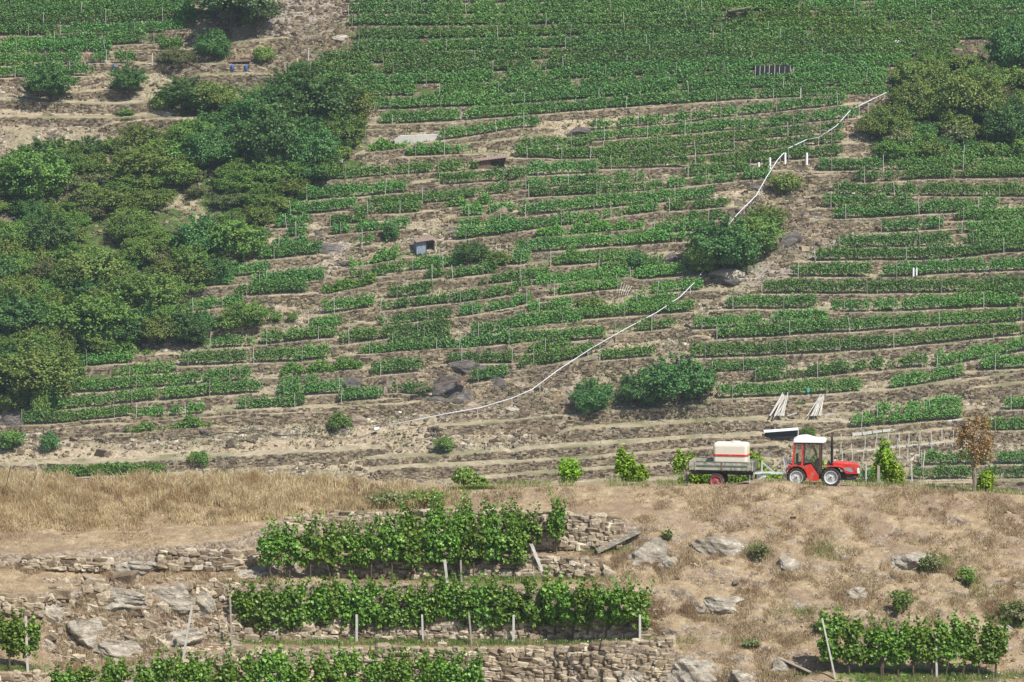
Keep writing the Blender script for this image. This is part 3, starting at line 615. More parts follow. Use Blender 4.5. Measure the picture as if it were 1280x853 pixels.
for i, (z, rid, p, st) in enumerate(ROWS):
    base = [(u, v+{'d': 12.5, 'y2': 12.5, 's': 11, 'w': 8, 'y': 10}[st]) for u, v in p]
    big = z in ('TOP',)
    ex = (10, 10) if big else (int(rs.choice([10, 20, 35])), int(rs.choice([10, 20, 35])))
    q, Mi = bench(base, lift=.16 if big else .36, off=.55 if big else .85, extend=ex, label='dry-stone wall under the vine row '+desc[i])
    inside = (q[:, 0] >= p[0][0]-1) & (q[:, 0] <= p[-1][0]+1); L = Mi[inside]
    if len(L) < 2: L = Mi
    vr = empty('vine_row', tuple(L[len(L)//2]), label=ADJ[st]+', '+desc[i], cat='vine row', group='vine rows on the far terraces')
    org = L[len(L)//2]
    V, F, Rn = foliage_row(L, 'T' if big else st, 270)
    mk('foliage', V, F, M['vine_young'] if st in ('y', 'w', 'y2') else M['vine_far'], vr, Rn, org=org)
    d = np.r_[0, np.cumsum(np.linalg.norm(np.diff(L, axis=0), axis=1))]
    for s in np.arange(.3, d[-1], 1.6 if big else 1.0)[:95]:
        b = np.array([np.interp(s+rs.uniform(-.2, .2), d, L[:, k]) for k in range(3)])-org; stem = bpy.data.objects.new('stem', STEMS[rs.randint(4)]); C.objects.link(stem); stem.parent = vr; stem.location = b
    if st in ('s', 'd', 'y', 'y2'):
        s = rs.uniform(0, 2.)
        while s < d[-1] or s < .1:
            b = np.array([np.interp(s, d, L[:, k]) for k in range(3)])-org; h = rs.uniform(1.5, 2.1); lean = rs.normal(0, .08)
            h = h*.82 if big else h; pm = MB().bar(b-(0, 0, .3)+(0, -.3, 0), b+(lean, -.3, h), .055, .055); pm.build('post', M['post'] if rs.rand() < .45 else M['post_dark'], vr)
            s += rs.uniform(3.5, 9) if st == 's' else rs.uniform(6, 13)

# bare walls low on the slope and beside the rows (v of the wall's top edge)
BARE = [([(700,545),(800,538),(960,530)],.7,1.0,'long stone wall right of the hedge bushes, second from their foot'),([(640,569),(780,560),(960,549)],.7,1.0,'long rusty-brown stone wall behind the trailer, upper one'),
 ([(470,592),(640,584),(800,572),(980,560)],.6,.9,'long stone wall reaching from the tall grass to the trailer tank'),([(590,604),(760,590),(960,578)],.5,.9,'stone wall just above the yellow-green vines'),([(560,617),(760,606),(1000,596)],.4,.8,'lowest stone wall behind the yellow-green vines'),
 ([(740,519),(860,514),(1000,512),(1080,507)],.6,.8,'stone wall running from the dark bushes under the white stakes'),([(880,504),(960,502),(1090,492),(1200,478),(1340,460)],.4,1.4,'long wall below the lowest rows of the right-hand block'),
 ([(960,535),(1060,532)],.6,.9,'stone wall below the two piles of white stakes'),([(1000,556),(1060,553),(1200,540)],.5,.8,'stone wall under the pale concrete edging'),([(1050,570),(1200,556)],.4,.6,'stone wall among the small white stakes'),([(1120,612),(1340,608)],.8,1.0,'stone wall under the lowest vine row on the right'),
 ([(1210,545),(1340,543)],.6,1.0,'stone wall behind the rust-brown tree'),([(1205,492),(1340,480)],.7,1.0,'stone wall right of the two dense rows behind the tractor'),
 ([(-60,585),(160,577),(400,566),(480,560)],.3,1.6,'long low wall and footpath below the left terraces'),([(60,542),(200,532),(310,522),(430,520)],.6,1.0,'wall under the lower left vine rows'),([(270,520),(470,512),(560,505)],.6,.9,'stone wall left of the big split boulder'),
 ([(450,578),(560,572),(640,567)],.4,.8,'rough wall below the foot of the white pipe'),([(540,534),(640,527),(740,517)],.3,1.2,'low wall of the dusty path below the white pipe'),
 ([(-60,128),(60,134),(120,137),(200,134)],.7,.8,'stone wall under the two round trees'),([(90,120),(150,117)],.5,.7,'short wall between the two round trees'),([(-60,150),(60,152),(150,151),(200,148)],.5,.8,'second long wall under the round trees top left'),
 ([(130,162),(200,156),(270,157)],.8,.9,'stone wall left of the big dark tree'),([(110,72),(170,68),(250,66)],.5,.7,'wall beside the blue barrel top left'),([(200,42),(250,40)],.5,.8,'wall left of the trees at the top'),([(170,88),(260,84),(330,88)],.6,.8,'wall under the blue barrels'),
 ([(240,100),(300,98),(345,100)],.6,.8,'wall above the dark scrub top left'),([(260,60),(330,55),(362,50)],.5,.8,'wall below the top left tree'),([(1005,222),(1068,220)],.5,1.0,'reddish wall right of the round bush by the pipe'),([(1030,283),(1100,282)],.6,.9,'tall wall left of the short row in the right block'),
 ([(455,160),(560,158),(700,145),(860,134),(960,127),(1110,120)],.4,.7,'long wall under the whole dense upper block'),([(440,166),(500,164)],.4,.7,'short broken wall left of the concrete slab'),([(505,238),(550,232)],.8,.9,'brown wall piece between rows left of the tin shed'),
 ([(500,190),(640,180),(690,172)],.5,.6,'wall with a light path right of the concrete slab'),([(640,365),(720,357),(800,352)],.6,.7,'wall left of the leaning grey boards'),([(230,412),(330,410)],.3,.8,'low wall under the bushes at the wood foot'),
 ([(420,450),(560,440),(640,436)],.5,.7,'wall above the big split boulder'),([(880,470),(940,468),(1100,463)],.4,.6,'low wall in the lower right block'),([(860,425),(890,424)],.5,.7,'short wall end beside the dusty path centre right')]
for p, lift, off, lb in BARE: bench(p, lift, off, (5, 5), label=lb, sl=.36, sh=.18)
o = mk('terrace_ground', np.concatenate(TR_V), np.concatenate(TR_F), M['path']); tag(o, kind='structure')

# ------------------------------------------------------------------ loose rubble, weeds and dry grass on the slope (uncountable)
def scatter_far(n, reg):
    out = []
    for (u, v, ru, rv, w_) in reg:
        k = int(n*w_); out.append(np.stack([rs.normal(u, ru, k), rs.normal(v, rv, k)], 1))
    q = np.concatenate(out); return hill(q[:, 0], np.clip(q[:, 1], -25, 640))
q = np.stack([rs.uniform(-60, 1340, 26000), rs.uniform(60, 615, 26000)], 1)
Pq = np.concatenate([hill(q[:, 0], q[:, 1]), scatter_far(5000, [(600,480,60,22,.8),(680,500,50,18,.6),(700,530,60,10,.3),(990,270,35,40,.7),(400,60,35,40,.7),(320,80,40,18,.3),(1220,75,25,6,.05)])])
Pq[:, 2] += .05; ss = np.exp(rs.normal(-1.55, .45, len(Pq)))[:, None]*np.array([1.25, 1, .7])
r = stone_arrays(Pq, ss, rs.uniform(-.5, .5, len(Pq)), 0, .2); o = mk('loose_rubble', r[0], r[1], M['stone'], rnd=r[2])
tag(o, 'loose brown and grey rubble scattered between the terraces', 'rubble', kind='stuff')
def tuft(P, n, rad, h, size, up=.5):
    k = len(P); Q = np.repeat(P, n, 0)+np.stack([rs.normal(0, rad, k*n), rs.normal(0, rad, k*n), np.abs(rs.normal(0, h, k*n))], 1); return leaf_arrays(Q, size, up)
q = np.stack([rs.uniform(-60, 1340, 5200), rs.uniform(60, 600, 5200)], 1); q = np.concatenate([q, np.stack([rs.uniform(300, 1340, 6000), rs.uniform(140, 560, 6000)], 1)]); m_ = vnoise(q[:, 0], q[:, 1], 60, 51, 3) > .5; q = q[m_]
V, F, Rn = tuft(hill(q[:, 0], q[:, 1])+[0, 0, .1], 9, .35, .18, .2); o = mk('weeds', V, F, M['scrub'], rnd=Rn); tag(o, 'low olive weeds scattered over the terrace slopes', 'weeds', kind='stuff')
# ------------------------------------------------------------------ trees and bushes
def crown_arrays(rx, ry, z0, z1, nl, leaves, size, seed, lob=.42, flat=0.):
    r_ = np.random.RandomState(seed); P = []; O = []
    zc, rz = (z0+z1)/2, (z1-z0)/2
    for k in range(nl):
        d = r_.normal(size=3); d /= np.linalg.norm(d); d[2] = r_.uniform(-.8, .95); f = r_.uniform(.4, .88); d[:2] *= math.sqrt(max(.15, 1-d[2]**2))/np.hypot(d[0], d[1])
        c = np.array([d[0]*rx*f, d[1]*ry*f, zc+d[2]*rz*f]); lr = np.array([rx, ry, rz])*lob*.88*r_.uniform(.5, 1.2)*r_.uniform(.85, 1.15, 3)
        m = leaves//nl; e = r_.normal(size=(m, 3)); e /= np.linalg.norm(e, axis=1)[:, None]; e[:, 2] = np.where(e[:, 2] < -.8, -e[:, 2], e[:, 2])
        q = c+e*lr*(r_.uniform(.55, 1.0, m)**.6)[:, None]; q += r_.normal(0, size*.35, (m, 3)); P.append(q); O.append(e)
    for k in range(nl):   # feathery twigs breaking the outline
        e = r_.normal(size=3); e /= np.linalg.norm(e); e[2] = abs(e[2])*.9+.05; m = leaves//110; t = r_.uniform(.65, r_.uniform(1.0, 1.32), m)
        P.append(np.array([0, 0, zc])+e*np.array([rx, ry, rz])*t[:, None]+r_.normal(0, size*.5, (m, 3))); O.append(np.repeat(e[None], m, 0)*.5+r_.normal(0, .4, (m, 3)))
    # loose sprays reaching out
    m = leaves//8; e = r_.normal(size=(m, 3)); e /= np.linalg.norm(e, axis=1)[:, None]; e[:, 2] = np.abs(e[:, 2])*.9-.2
    P.append(np.array([0, 0, zc])+e*np.array([rx, ry, rz])*r_.uniform(.75, 1.14, m)[:, None]); O.append(e)
    P = np.concatenate(P); O = np.concatenate(O); P[:, 2] = np.maximum(P[:, 2], z0*.5+.05)
    return leaf_arrays(P, size, .35, out=O*.75)
def trunk_mb(h, r, rx, z1, n=6, seed=0):
    r_ = np.random.RandomState(seed); T = MB(); T.tube([(0, 0, -.4), (r_.uniform(-.1, .1), 0, h*.5), (r_.uniform(-.2, .2), 0, h)], [r*1.25, r, r*.8], 7)
    for k in range(n):
        a = 2*pi*k/n+r_.uniform(-.4, .4); T.tube([(0, 0, h*.75), (cos(a)*rx*.3, sin(a)*rx*.3, h+(z1-h)*.35), (cos(a)*rx*.62, sin(a)*rx*.62, h+(z1-h)*.7)], [r*.6, r*.4, r*.15], 5)
    return T
HIDE = []
def proto(name, rx, ry, z0, z1, nl, leaves, size, mat, seed, th=None, tr=.12, lob=.42, bark='bark'):
    e = bpy.data.objects.new(name, None); C.objects.link(e); e.location = (0, 0, -500); HIDE.append(e)
    V, F, Rn = crown_arrays(rx, ry, z0, z1, nl, leaves, size, seed, lob)
    mk('crown', V, F, M[mat], e, Rn); trunk_mb(th or z0+.5, tr, rx, z1, seed=seed).build('trunk', M[bark], e); return e
# prototypes 3 units across and 3 tall (scaled per copy); leaf size follows the size they are used at
def fam(nm, nl, mat, seed, lob=.42, z0=.1, th=None, dens=1.):
    S = proto(nm, 1.5, 1.5, z0, 3, nl, int(3000*dens), .175, mat, seed, th=th, lob=lob, tr=.07)
    S2 = proto(nm, 1.5, 1.4, z0, 3, int(nl*.75), int(3000*dens), .175, mat, seed+50, th=th, lob=lob*1.12, tr=.07)
    B = proto(nm, 1.5, 1.5, z0, 3, int(nl*1.9), int(11000*dens), .092, mat, seed+100, th=th, lob=lob*.72, tr=.05)
    B2 = proto(nm, 1.5, 1.4, z0, 3, int(nl*1.6), int(11000*dens), .092, mat, seed+150, th=th, lob=lob*.8, tr=.05)
    return [S, S2], [B, B2]
PRS = {'dark': fam('broadleaf_tree', 20, 'tree_a', 1), 'mid': fam('leafy_bush', 22, 'tree_b', 3), 'olive': fam('olive_green_bush', 20, 'tree_c', 5),
       'scrub': fam('dry_scrub', 26, 'scrub', 7, .34, dens=.6), 'tree': fam('broadleaf_tree', 22, 'tree_a', 8, z0=.6, th=.8), 'greytree': fam('grey_green_tree', 26, 'tree_d', 9, .36, z0=.6, th=.8, dens=.85)}
used = set()
NAMES = {'dark': 'broadleaf_tree', 'mid': 'leafy_bush', 'olive': 'olive_green_bush', 'scrub': 'dry_scrub', 'tree': 'broadleaf_tree', 'greytree': 'grey_green_tree'}
def plant(kind, u, v, w_, h_, label, cat, group, sink=.3, dy=0, pos=None):
    """u,v: foot in the photo, w_,h_ size in photo pixels"""
    L_ = PRS[kind][1 if w_ > 42 else 0]; e = L_[rs.randint(len(L_))]; P = hill(u, v) if pos is None else pos; s = P[1]/FPX
    W_, H_ = w_*s/3., h_*s/3.*1.02
    c = copy_tree(e, (P[0], P[1]+dy, P[2]-sink*H_), rs.uniform(0, 6.28), (W_, W_, H_)); c['label'] = label; c['category'] = cat
    if group: c['group'] = group
    return c
def inpoly(u, v, poly):
    c = False; j = len(poly)-1
    for i in range(len(poly)):
        (a, b), (d, e) = poly[i], poly[j]
        if (b > v) != (e > v) and u < (d-a)*(v-b)/(e-b)+a: c = not c
        j = i
    return c
WOOD = [(-60,220),(0,212),(60,205),(110,188),(170,184),(240,175),(285,150),(330,135),(370,115),(420,120),(455,150),(440,175),(412,222),(352,262),(318,316),(262,352),(222,380),(232,425),(150,440),(85,452),(66,500),(0,522),(-60,530)]
LB = {'dark': 'dark green broadleaf tree in the dense wood on the left slope', 'mid': 'mid-green leafy bush in the dense wood on the left slope', 'olive': 'yellowish olive-green bush in the dense wood on the left slope', 'scrub': 'sparse dry olive scrub in the dense wood on the left slope'}
# large trees of the wood that can be told apart
BIG = [('dark',392,160,110,80,'large dark tree at the upper right corner of the left wood'),('dark',345,215,90,95,'broad dark tree below the tallest tree of the left wood'),('dark',385,222,70,75,'dark tree overhanging the terraces at the right edge of the wood'),
 ('dark',320,170,80,60,'dark tree at the upper edge of the wood, left of the tallest tree'),('dark',262,205,70,50,'dark bushy tree on the upper edge of the wood, left of the tallest trees'),('olive',175,225,90,42,'rounded yellow-green bush under the long stone wall'),('mid',40,250,100,70,'broad green tree at the upper left edge of the photo wood'),
 ('mid',285,325,90,60,'rounded green tree at the lower right tip of the wood'),('dark',232,430,60,45,'dark bush just below the white sack'),('mid',110,430,110,70,'large green tree low in the wood, above the lower left terraces'),('olive',45,500,110,70,'olive-green bushy tree at the bottom left corner of the wood'),
 ('mid',190,395,80,60,'green tree left of the white sack'),('dark',20,420,80,60,'dark tree at the left photo edge, low in the wood'),('olive',120,365,80,60,'yellow-green tree in the middle of the wood'),('dark',60,320,70,60,'blue-green tree in the middle left of the wood')]
for k, u, v, w_, h_, lb in BIG: plant(k, u, v, w_, h_, lb, 'tree', 'trees and bushes of the left wood')
WAN = [((232,262),'the tan clearing'),((228,360),'the white sack'),((392,130),'the tallest dark tree'),((0,260),'the upper left photo edge'),((175,210),'the yellow-green bush under the wall'),((20,490),'the bottom left of the wood'),((322,300),'the dusty footpath'),((0,380),'the left photo edge'),((110,420),'the big low green tree'),((60,300),'the blue-green tree')]
wc = {}
KN = {'dark': 'dark tree', 'mid': 'mid-green bush', 'olive': 'olive bush', 'scrub': 'dry scrub bush'}
def wood_label(k, u, v):
    (a, b), nm = min(WAN, key=lambda q: math.hypot(q[0][0]-u, (q[0][1]-v)*1.3)); s = where(u, v, a, b); wc[(k, s, nm)] = wc.get((k, s, nm), 0)+1; n = wc[(k, s, nm)]
    return '%s in left wood, %s %s' % (KN[k], s, nm) + ('' if n == 1 else ', %s closest' % ORD[n-1])
pts = []
for t in range(9000):
    u, v = rs.uniform(-60, 455), rs.uniform(112, 530)
    if not inpoly(u, v, WOOD): continue
    if ((u-232)/50)**2+((v-280)/30)**2 < 1 or ((u-120)/34)**2+((v-300)/14)**2 < 1 or ((u-60)/30)**2+((v-380)/8)**2 < 1 or ((u-190)/26)**2+((v-352)/13)**2 < 1 or ((u-270)/22)**2+((v-232)/7)**2 < 1: continue
    if all((u-a)**2+((v-b)*1.5)**2 > 16.5**2 for a, b in pts): pts.append((u, v))
pts = sorted(pts[:255], key=lambda q: min(math.hypot(q[0]-a[0][0], (q[1]-a[0][1])*1.3) for a in WAN))
for u, v in pts:
    nz_ = vnoise(u, v, 70, 61, 2); band = ((u-210)/150)**2+((v-250)/38)**2 < 1
    pr = [('scrub', .5), ('olive', .3), ('mid', .2)] if band else ([('dark', .6), ('mid', .3), ('olive', .1)] if (nz_ > .60 or (u > 270 and v < 240)) else [('mid', .42), ('olive', .36), ('dark', .06), ('scrub', .16)])
    k = pr[rs.choice(len(pr), p=[q[1] for q in pr])][0]
    w_ = rs.uniform(28, 62) if k != 'scrub' else rs.uniform(26, 46); h_ = w_*rs.uniform(.5, .95) if not band else w_*rs.uniform(.4, .65)
    if k == 'dark': w_ *= 1.15; h_ *= 1.15
    wl = wood_label(k, u, v)
    plant(k, u, v+4, w_, h_, wl, {'dark': 'tree', 'mid': 'bush', 'olive': 'bush', 'scrub': 'scrub'}[k], 'trees and bushes of the left wood')
OTH = [('greytree',288,50,105,84,'large grey-green tree at the top edge beside the stony gully'),('greytree',320,45,60,50,'smaller grey-green tree right of the large one at the top'),('dark',232,36,30,34,'small dark tree left of the grey-green trees at the top'),
 ('tree',62,132,68,52,'left one of the two round dark trees top left'),('tree',161,124,46,42,'right one of the two round dark trees top left'),('mid',205,140,34,24,'low dark green bush left of the long dark scrub'),('dark',265,78,46,40,'blue-green bush left of the blue barrels'),('scrub',222,86,50,26,'grey-brown scrub below the top left vine rows'),
 ('olive',330,82,26,26,'yellow-green bush right of the blue barrels'),('dark',232,138,66,40,'dark scrub bush, left half of the long thicket under the blue barrels'),('olive',268,144,60,42,'dark olive bush, right half of the long thicket under the blue barrels'),('mid',214,62,30,14,'dark low bush beside the top left vine rows'),
 ('mid',156,146,24,10,'small green bush on the yellow grass strip top left'),('mid',160,155,22,8,'small flat green bush below the yellow grass strip'),
 ('dark',905,345,92,72,'big round tree beside the white pipe in mid-slope'),('mid',945,318,70,52,'lighter tree right behind the big round tree by the pipe'),('olive',958,292,50,36,'small tree top right of the big round tree by the pipe'),('mid',880,345,50,40,'bushy left edge of the trees beside the white pipe'),
 ('olive',983,242,40,27,'olive round bush just below the bend of the white pipe'),('dark',742,520,56,46,'smaller dark bush on the rubble above the tractor trailer'),('dark',800,515,60,52,'dark middle bush of the thicket above the trailer'),('dark',845,512,90,66,'largest dark bush of the thicket above the trailer'),('dark',870,500,50,44,'right end bush of the thicket above the trailer'),
 ('dark',797,341,25,30,'lone dark round bush in the middle of the patchy terraces'),('mid',716,332,20,26,'small upright bush left of the lone round bush'),('dark',588,332,46,30,'dark wide bush below and right of the blue-grey hut'),('mid',620,336,36,22,'lower bush right of the dark wide bush near the hut'),
 ('dark',489,302,22,24,'small dark bush left of the blue-grey hut'),('olive',738,388,34,18,'olive bush right beneath the leaning grey boards'),('dark',62,566,24,28,'small round blue-green bush at the lower left corner of the far slope'),('mid',50,525,24,42,'tall thin bush at the left end of the lowest left vine rows'),
 ('mid',15,562,34,24,'low green bush by the dark rocks at the left edge'),('dark',250,420,50,32,'dark bush on the left of the group at the wood foot'),('mid',310,412,56,36,'green bush on the right of the group at the wood foot'),('olive',285,418,40,26,'olive bush in the middle of the group at the wood foot'),
 ('mid',248,584,28,20,'bright green bush on the dry grass slope left'),('mid',555,566,28,22,'grey-green bush below the foot of the white pipe'),('mid',425,540,30,26,'light green bush left of the boulder at the pipe foot'),('mid',1010,548,22,14,'small green bush just above the tractor cab'),('dark',1000,512,14,10,'dark tuft behind the left pile of white stakes'),
 ('mid',345,404,16,16,'small round green bush at the wood foot, right-hand one'),('mid',365,402,14,12,'tiny green bush in the dry grass near the wood foot'),('dark',98,476,20,22,'dark bush at the left end of the lower left rows'),('mid',80,478,24,16,'small bush left beside the lower left rows'),
 ('dark',1262,100,60,76,'tall dark tree at the right photo edge'),('dark',1285,80,60,60,'dark tree half cut by the right photo edge'),('scrub',1080,108,16,10,'tiny tuft by the upper end of the pipe'),('dark',375,90,24,14,'low spiky dark bush at the foot of the stony gully'),
 ('dark',230,10,30,16,'dark bush at the very top of the photo left'),('dark',982,6,34,12,'dark bush at the top photo edge right of the vine block')]
for k, u, v, w_, h_, lb in OTH: plant(k, u, v, w_, h_, lb, 'tree' if 'tree' in lb.split(' of ')[0] else 'bush', None, sink=.08)
RW = [(1092,172),(1112,150),(1138,108),(1170,88),(1215,92),(1250,110),(1300,100),(1340,130),(1340,205),(1200,200),(1130,205),(1085,195)]
RB = [('olive',1148,150,58,56,'olive tree at the left tip of the right-hand grove'),('olive',1165,125,60,50,'tall yellow-olive tree on top of the right-hand grove'),('mid',1115,172,56,40,'bright green bush at the left foot of the right-hand grove'),('olive',1215,155,80,70,'yellow-tipped olive tree in the middle of the right-hand grove'),
 ('dark',1262,185,64,66,'dark tree at the right end of the right-hand grove'),('mid',1225,120,60,44,'green tree on the top right of the right-hand grove')]
for k, u, v, w_, h_, lb in RB: plant(k, u, v, w_, h_, lb, 'tree', None)
pts = []
for t in range(3000):
    u, v = rs.uniform(1092, 1340), rs.uniform(88, 205)
    if inpoly(u, v, RW) and all((u-a)**2+((v-b)*1.5)**2 > 17**2 for a, b in pts): pts.append((u, v))
for u, v in sorted(pts[:60], key=lambda q: math.hypot(q[0]-1190, q[1]-140)):
    k = ['olive', 'mid', 'dark', 'scrub'][rs.choice(4, p=[.42, .3, .2, .08])]; w_ = rs.uniform(28, 50)
    s_ = where(u, v, 1190, 140); gk = (k, s_); wc[gk] = wc.get(gk, 0)+1
    plant(k, u, v, w_, w_*rs.uniform(.6, .9), KN[k]+' in the right-hand grove, '+s_+' its yellow-tipped middle tree'+('' if wc[gk] == 1 else ', %s closest' % ORD[wc[gk]-1]), 'bush', 'bushes of the right-hand grove')

# ------------------------------------------------------------------ rocks on the far slope
def rock_arrays(rx, ry, rz, seed, planes=16, sub=5, nz=.10):
    import bmesh
    r_ = np.random.RandomState(seed); bm = bmesh.new(); bmesh.ops.create_icosphere(bm, subdivisions=sub, radius=1)
    V = np.array([v.co[:] for v in bm.verts]); F = np.array([[v.index for v in f.verts] for f in bm.faces]); bm.free()
    for k in range(planes):
        nrm = r_.normal(size=3); nrm /= np.linalg.norm(nrm); d = r_.uniform(.6, .95); t = np.maximum(0, V@nrm-d); V = V-t[:, None]*nrm
    V = V*(1+(nz*1.6*(vnoise(V[:, 0]*2+V[:, 2]*1.5, V[:, 1]*2-V[:, 2]*1.2, 1., seed, 4)-.5)*2)[:, None]); lay = vnoise(V[:, 2]*7+V[:, 0]*1.5, V[:, 1]*.8, 1., seed+5, 2); V[:, :2] *= (1+nz*.9*(lay-.5))[:, None]
    return V*np.array([rx, ry, rz]), F
def rock(P, rx, ry, rz, seed, mat, name, label, cat='rock', rot=0, group=None, tilt=0, planes=16, nz=.1):
    V, F = rock_arrays(rx, ry, rz, seed, planes, nz=nz); c, s = cos(tilt), sin(tilt); V = np.stack([V[:, 0]*c-V[:, 2]*s, V[:, 1], V[:, 0]*s+V[:, 2]*c], 1)
    o = mk(name, V, F, mat, smooth=False); o.location = tuple(P); o.rotation_euler = (0, 0, rot); tag(o, label, cat, group); return o
FR = [(600,468,15,10,-.3,'rock_far','dark jagged rock right above the big split boulder',0,0),(545,505,20,9,.2,'rock_far','long dark ledge left of the big split boulder',0,0),(622,486,14,11,.3,'rock_far','dark rock right beside the big split boulder',0,0),(590,512,20,8,.1,'rock_tan','tan shelf of rock under the big split boulder',0,0),(640,512,14,6,0,'rock','low grey rock under the white pipe near the boulders',0,0),(895,80,24,8,.0,'rock_far','dark layered outcrop under the big round tree by the pipe',905,352),(983,300,22,10,.5,'rock_far','dark slanted slab on the stony gully right of the pipe trees',983,303),(1020,270,9,4,0,'rock_far','flat dark slab in the stony gully, upper',0,0),(1026,282,9,4,.3,'rock_far','dark slab in the stony gully, lower',0,0),
 (1000,268,10,3,.2,'rock_far','narrow dark slab in the stony gully, left',0,0),(942,238,10,6,.1,'rock_far','round dark boulder beside the pipe, above the trees',0,0),(723,168,18,8,.25,'rock_far','slanted black rock on the dusty patch under the dense block',0,0),(600,490,19,18,.5,'rock_far','big split grey boulder with a shaded face',575,500),
 (552,486,26,11,.45,'rock_far','slanted brown boulder left of the split boulder',0,0),(578,462,22,13,.25,'rock_far','dark ledge rock above the split boulder',0,0),(538,510,8,6,.6,'rock_far','small dark pointed rock left under the split boulder',0,0),(436,483,18,9,.1,'rock_far','dark rock between two short vine rows, lower middle',0,0),
 (428,541,12,7,.1,'rock','grey boulder near the foot of the pipe, lower one',0,0),(447,529,14,8,.1,'rock_tan','pale boulder near the foot of the pipe, upper one',0,0),(735,463,10,6,.3,'rock','pale grey rock under the pipe post',0,0),(620,268,20,10,.45,'rock_tan','large pale tan rock face right of the blue-grey hut',0,0),
 (410,312,20,8,0,'rock_far','dark rock ledge in the patchy terraces, centre left',0,0),(398,297,14,6,.1,'rock_far','dark rock ledge above the other ledge, centre left',0,0),(430,331,14,4,0,'rock_far','flat dark rock below the ledges, centre left',0,0),(206,144,14,6,0,'rock','grey rock on the yellow grass strip top left',0,0),
 (12,533,24,14,0,'rock_far','dark rock mass at the left photo edge, low on the slope',0,0),(166,550,12,5,0,'rock','flat grey rock under the low green row, lower left',0,0),(258,544,12,7,-.4,'rock_far','dark overhanging rock at the end of the low green row, lower left',0,0),(250,368,12,7,0,'rock_far','dark rock right of the white sack',0,0),
 (838,325,14,7,.1,'rock_far','dark rock right of the lone round bush',0,0),(815,375,16,5,.3,'rock_far','dark slanted ledge right of the leaning grey boards',0,0),(700,445,6,4,0,'rock','small grey rock left of the pipe post',0,0),(650,482,12,8,0,'rock_tan','tan boulder in the rubble under the pipe',0,0),
 (664,497,9,6,0,'rock_tan','round tan boulder touching the pipe line in the rubble',0,0),(630,470,10,9,.2,'rock_far','dark boulder at the left border of the rubble field',0,0),(710,490,9,8,.4,'rock','grey upright rock in the rubble left of the small dark bush',0,0),(565,290,10,5,.1,'rock_far','small dark rock on the footpath above the blue-grey hut',0,0),
 (1235,337,6,4,0,'rock','small whitish rock on the path in the right block',0,0),(1205,77,12,5,0,'rock','heap-like white rock above the right-hand grove',0,0),(910,348,26,10,0,'rock','pale split rock at the foot of the big round pipe-side tree',0,0),(300,335,12,6,.1,'rock_far','dark rock at the edge of the footpath by the wood',0,0),
 (370,50,10,4,0,'rock_tan','small pale rock in the stony gully at the top',0,0),(425,50,14,6,0,'rock','whitish rock in the stony gully at the top',0,0),(340,145,10,5,0,'rock','small white rock beside the long thicket top left',0,0)]
for i, (u, v, rx, rz, tl, mt, lb, u2, v2) in enumerate(FR):
    if u2: u, v = u2, v2
    P = hill(u, v); s = P[1]/FPX; rock(P+[0, .3, 0], rx*s, rx*s*.7, rz*s*1.2, 100+i, M[mt], 'rock', lb, tilt=tl)

# ------------------------------------------------------------------ white pipe on posts
def hp(u, v, up=0, dy=0): p = hill(u, v); return np.array([p[0], p[1]+dy, p[2]+up])
def drop(P): # ground point under P
    return np.array([P[0], P[1], hill_z(P[0], P[1])])
M['pipe'] = mat_plain('pipe_grey_white', (.62,.65,.70), .5, vs=.8, var=.12, dirt=(.42,.42,.42))
pipe = empty('water_pipe', tuple(hp(485, 531)), label='long white water pipe on thin posts running diagonally up the terraces', cat='pipe')
org = np.array(pipe.location)
SEG = [[(484,533),(520,526),(560,518),(600,511),(640,499),(665,488),(700,462),(740,436),(780,413),(820,392),(850,372),(870,352),(884,332)],[(884,332),(896,306),(911,281)],[(911,281),(922,268),(945,245),(958,222),(972,200),(985,186),(1008,175)],[(1008,175),(1024,172)],[(1024,172),(1045,158),(1063,138),(1085,127),(1108,116)]]
for i, S in enumerate(SEG):
    pts = [np.array(hp(u, v+13))+[0, -.2, 1.35]-org for u, v in S]
    T = MB(); T.tube(pts, (.060 if i else .050) if i not in (1, 3) else .045, 7); T.build('pipe' if i not in (1, 3) else 'hose', M['pipe'] if i not in (1, 3) else M['post'], pipe, smooth=True)
for u, v in [(495,531),(545,521),(597,511),(640,499),(675,481),(735,440),(770,419),(815,395),(863,360),(930,260),(952,235),(975,197),(1000,178),(1005,176),(1023,172),(1060,142),(1085,127),(1105,117)]:
    t = hp(u, v+13)+np.array([0, -.2, 1.3]); MB().bar(t-org-(0, 0, 2.0), t-org, .06, .06).build('support_post', M['post'], pipe)
T = MB(); T.tube([hp(448, 549)+[0,0,.1], hp(470,541)+[0,0,.15], hp(484,533)+[0,0,1.0]], .03, 6); o = T.build('black_hose', M['black'], org=tuple(hp(470, 541))); tag(o, 'dark hose hanging down from the lower end of the white pipe', 'hose')
for nm, lb, pts in (('black_hose', 'black hose snaking over the dry slope below the lower left rows', [(80,552),(120,553),(165,548),(210,551),(255,548),(320,540),(345,544),(365,550),(400,545)]), ('black_hose', 'black hose sagging across the pale concrete slab', [(496,168),(510,172),(530,174),(548,170)])):
    T = MB(); q = polyline(pts, 4); T.tube([hp(a, b+1.3*sin(a*.13), .25) for a, b in q], .045, 6); m_ = hp(*pts[3]); o = T.build(nm, M['black'], org=tuple(m_)); tag(o, lb, 'hose')

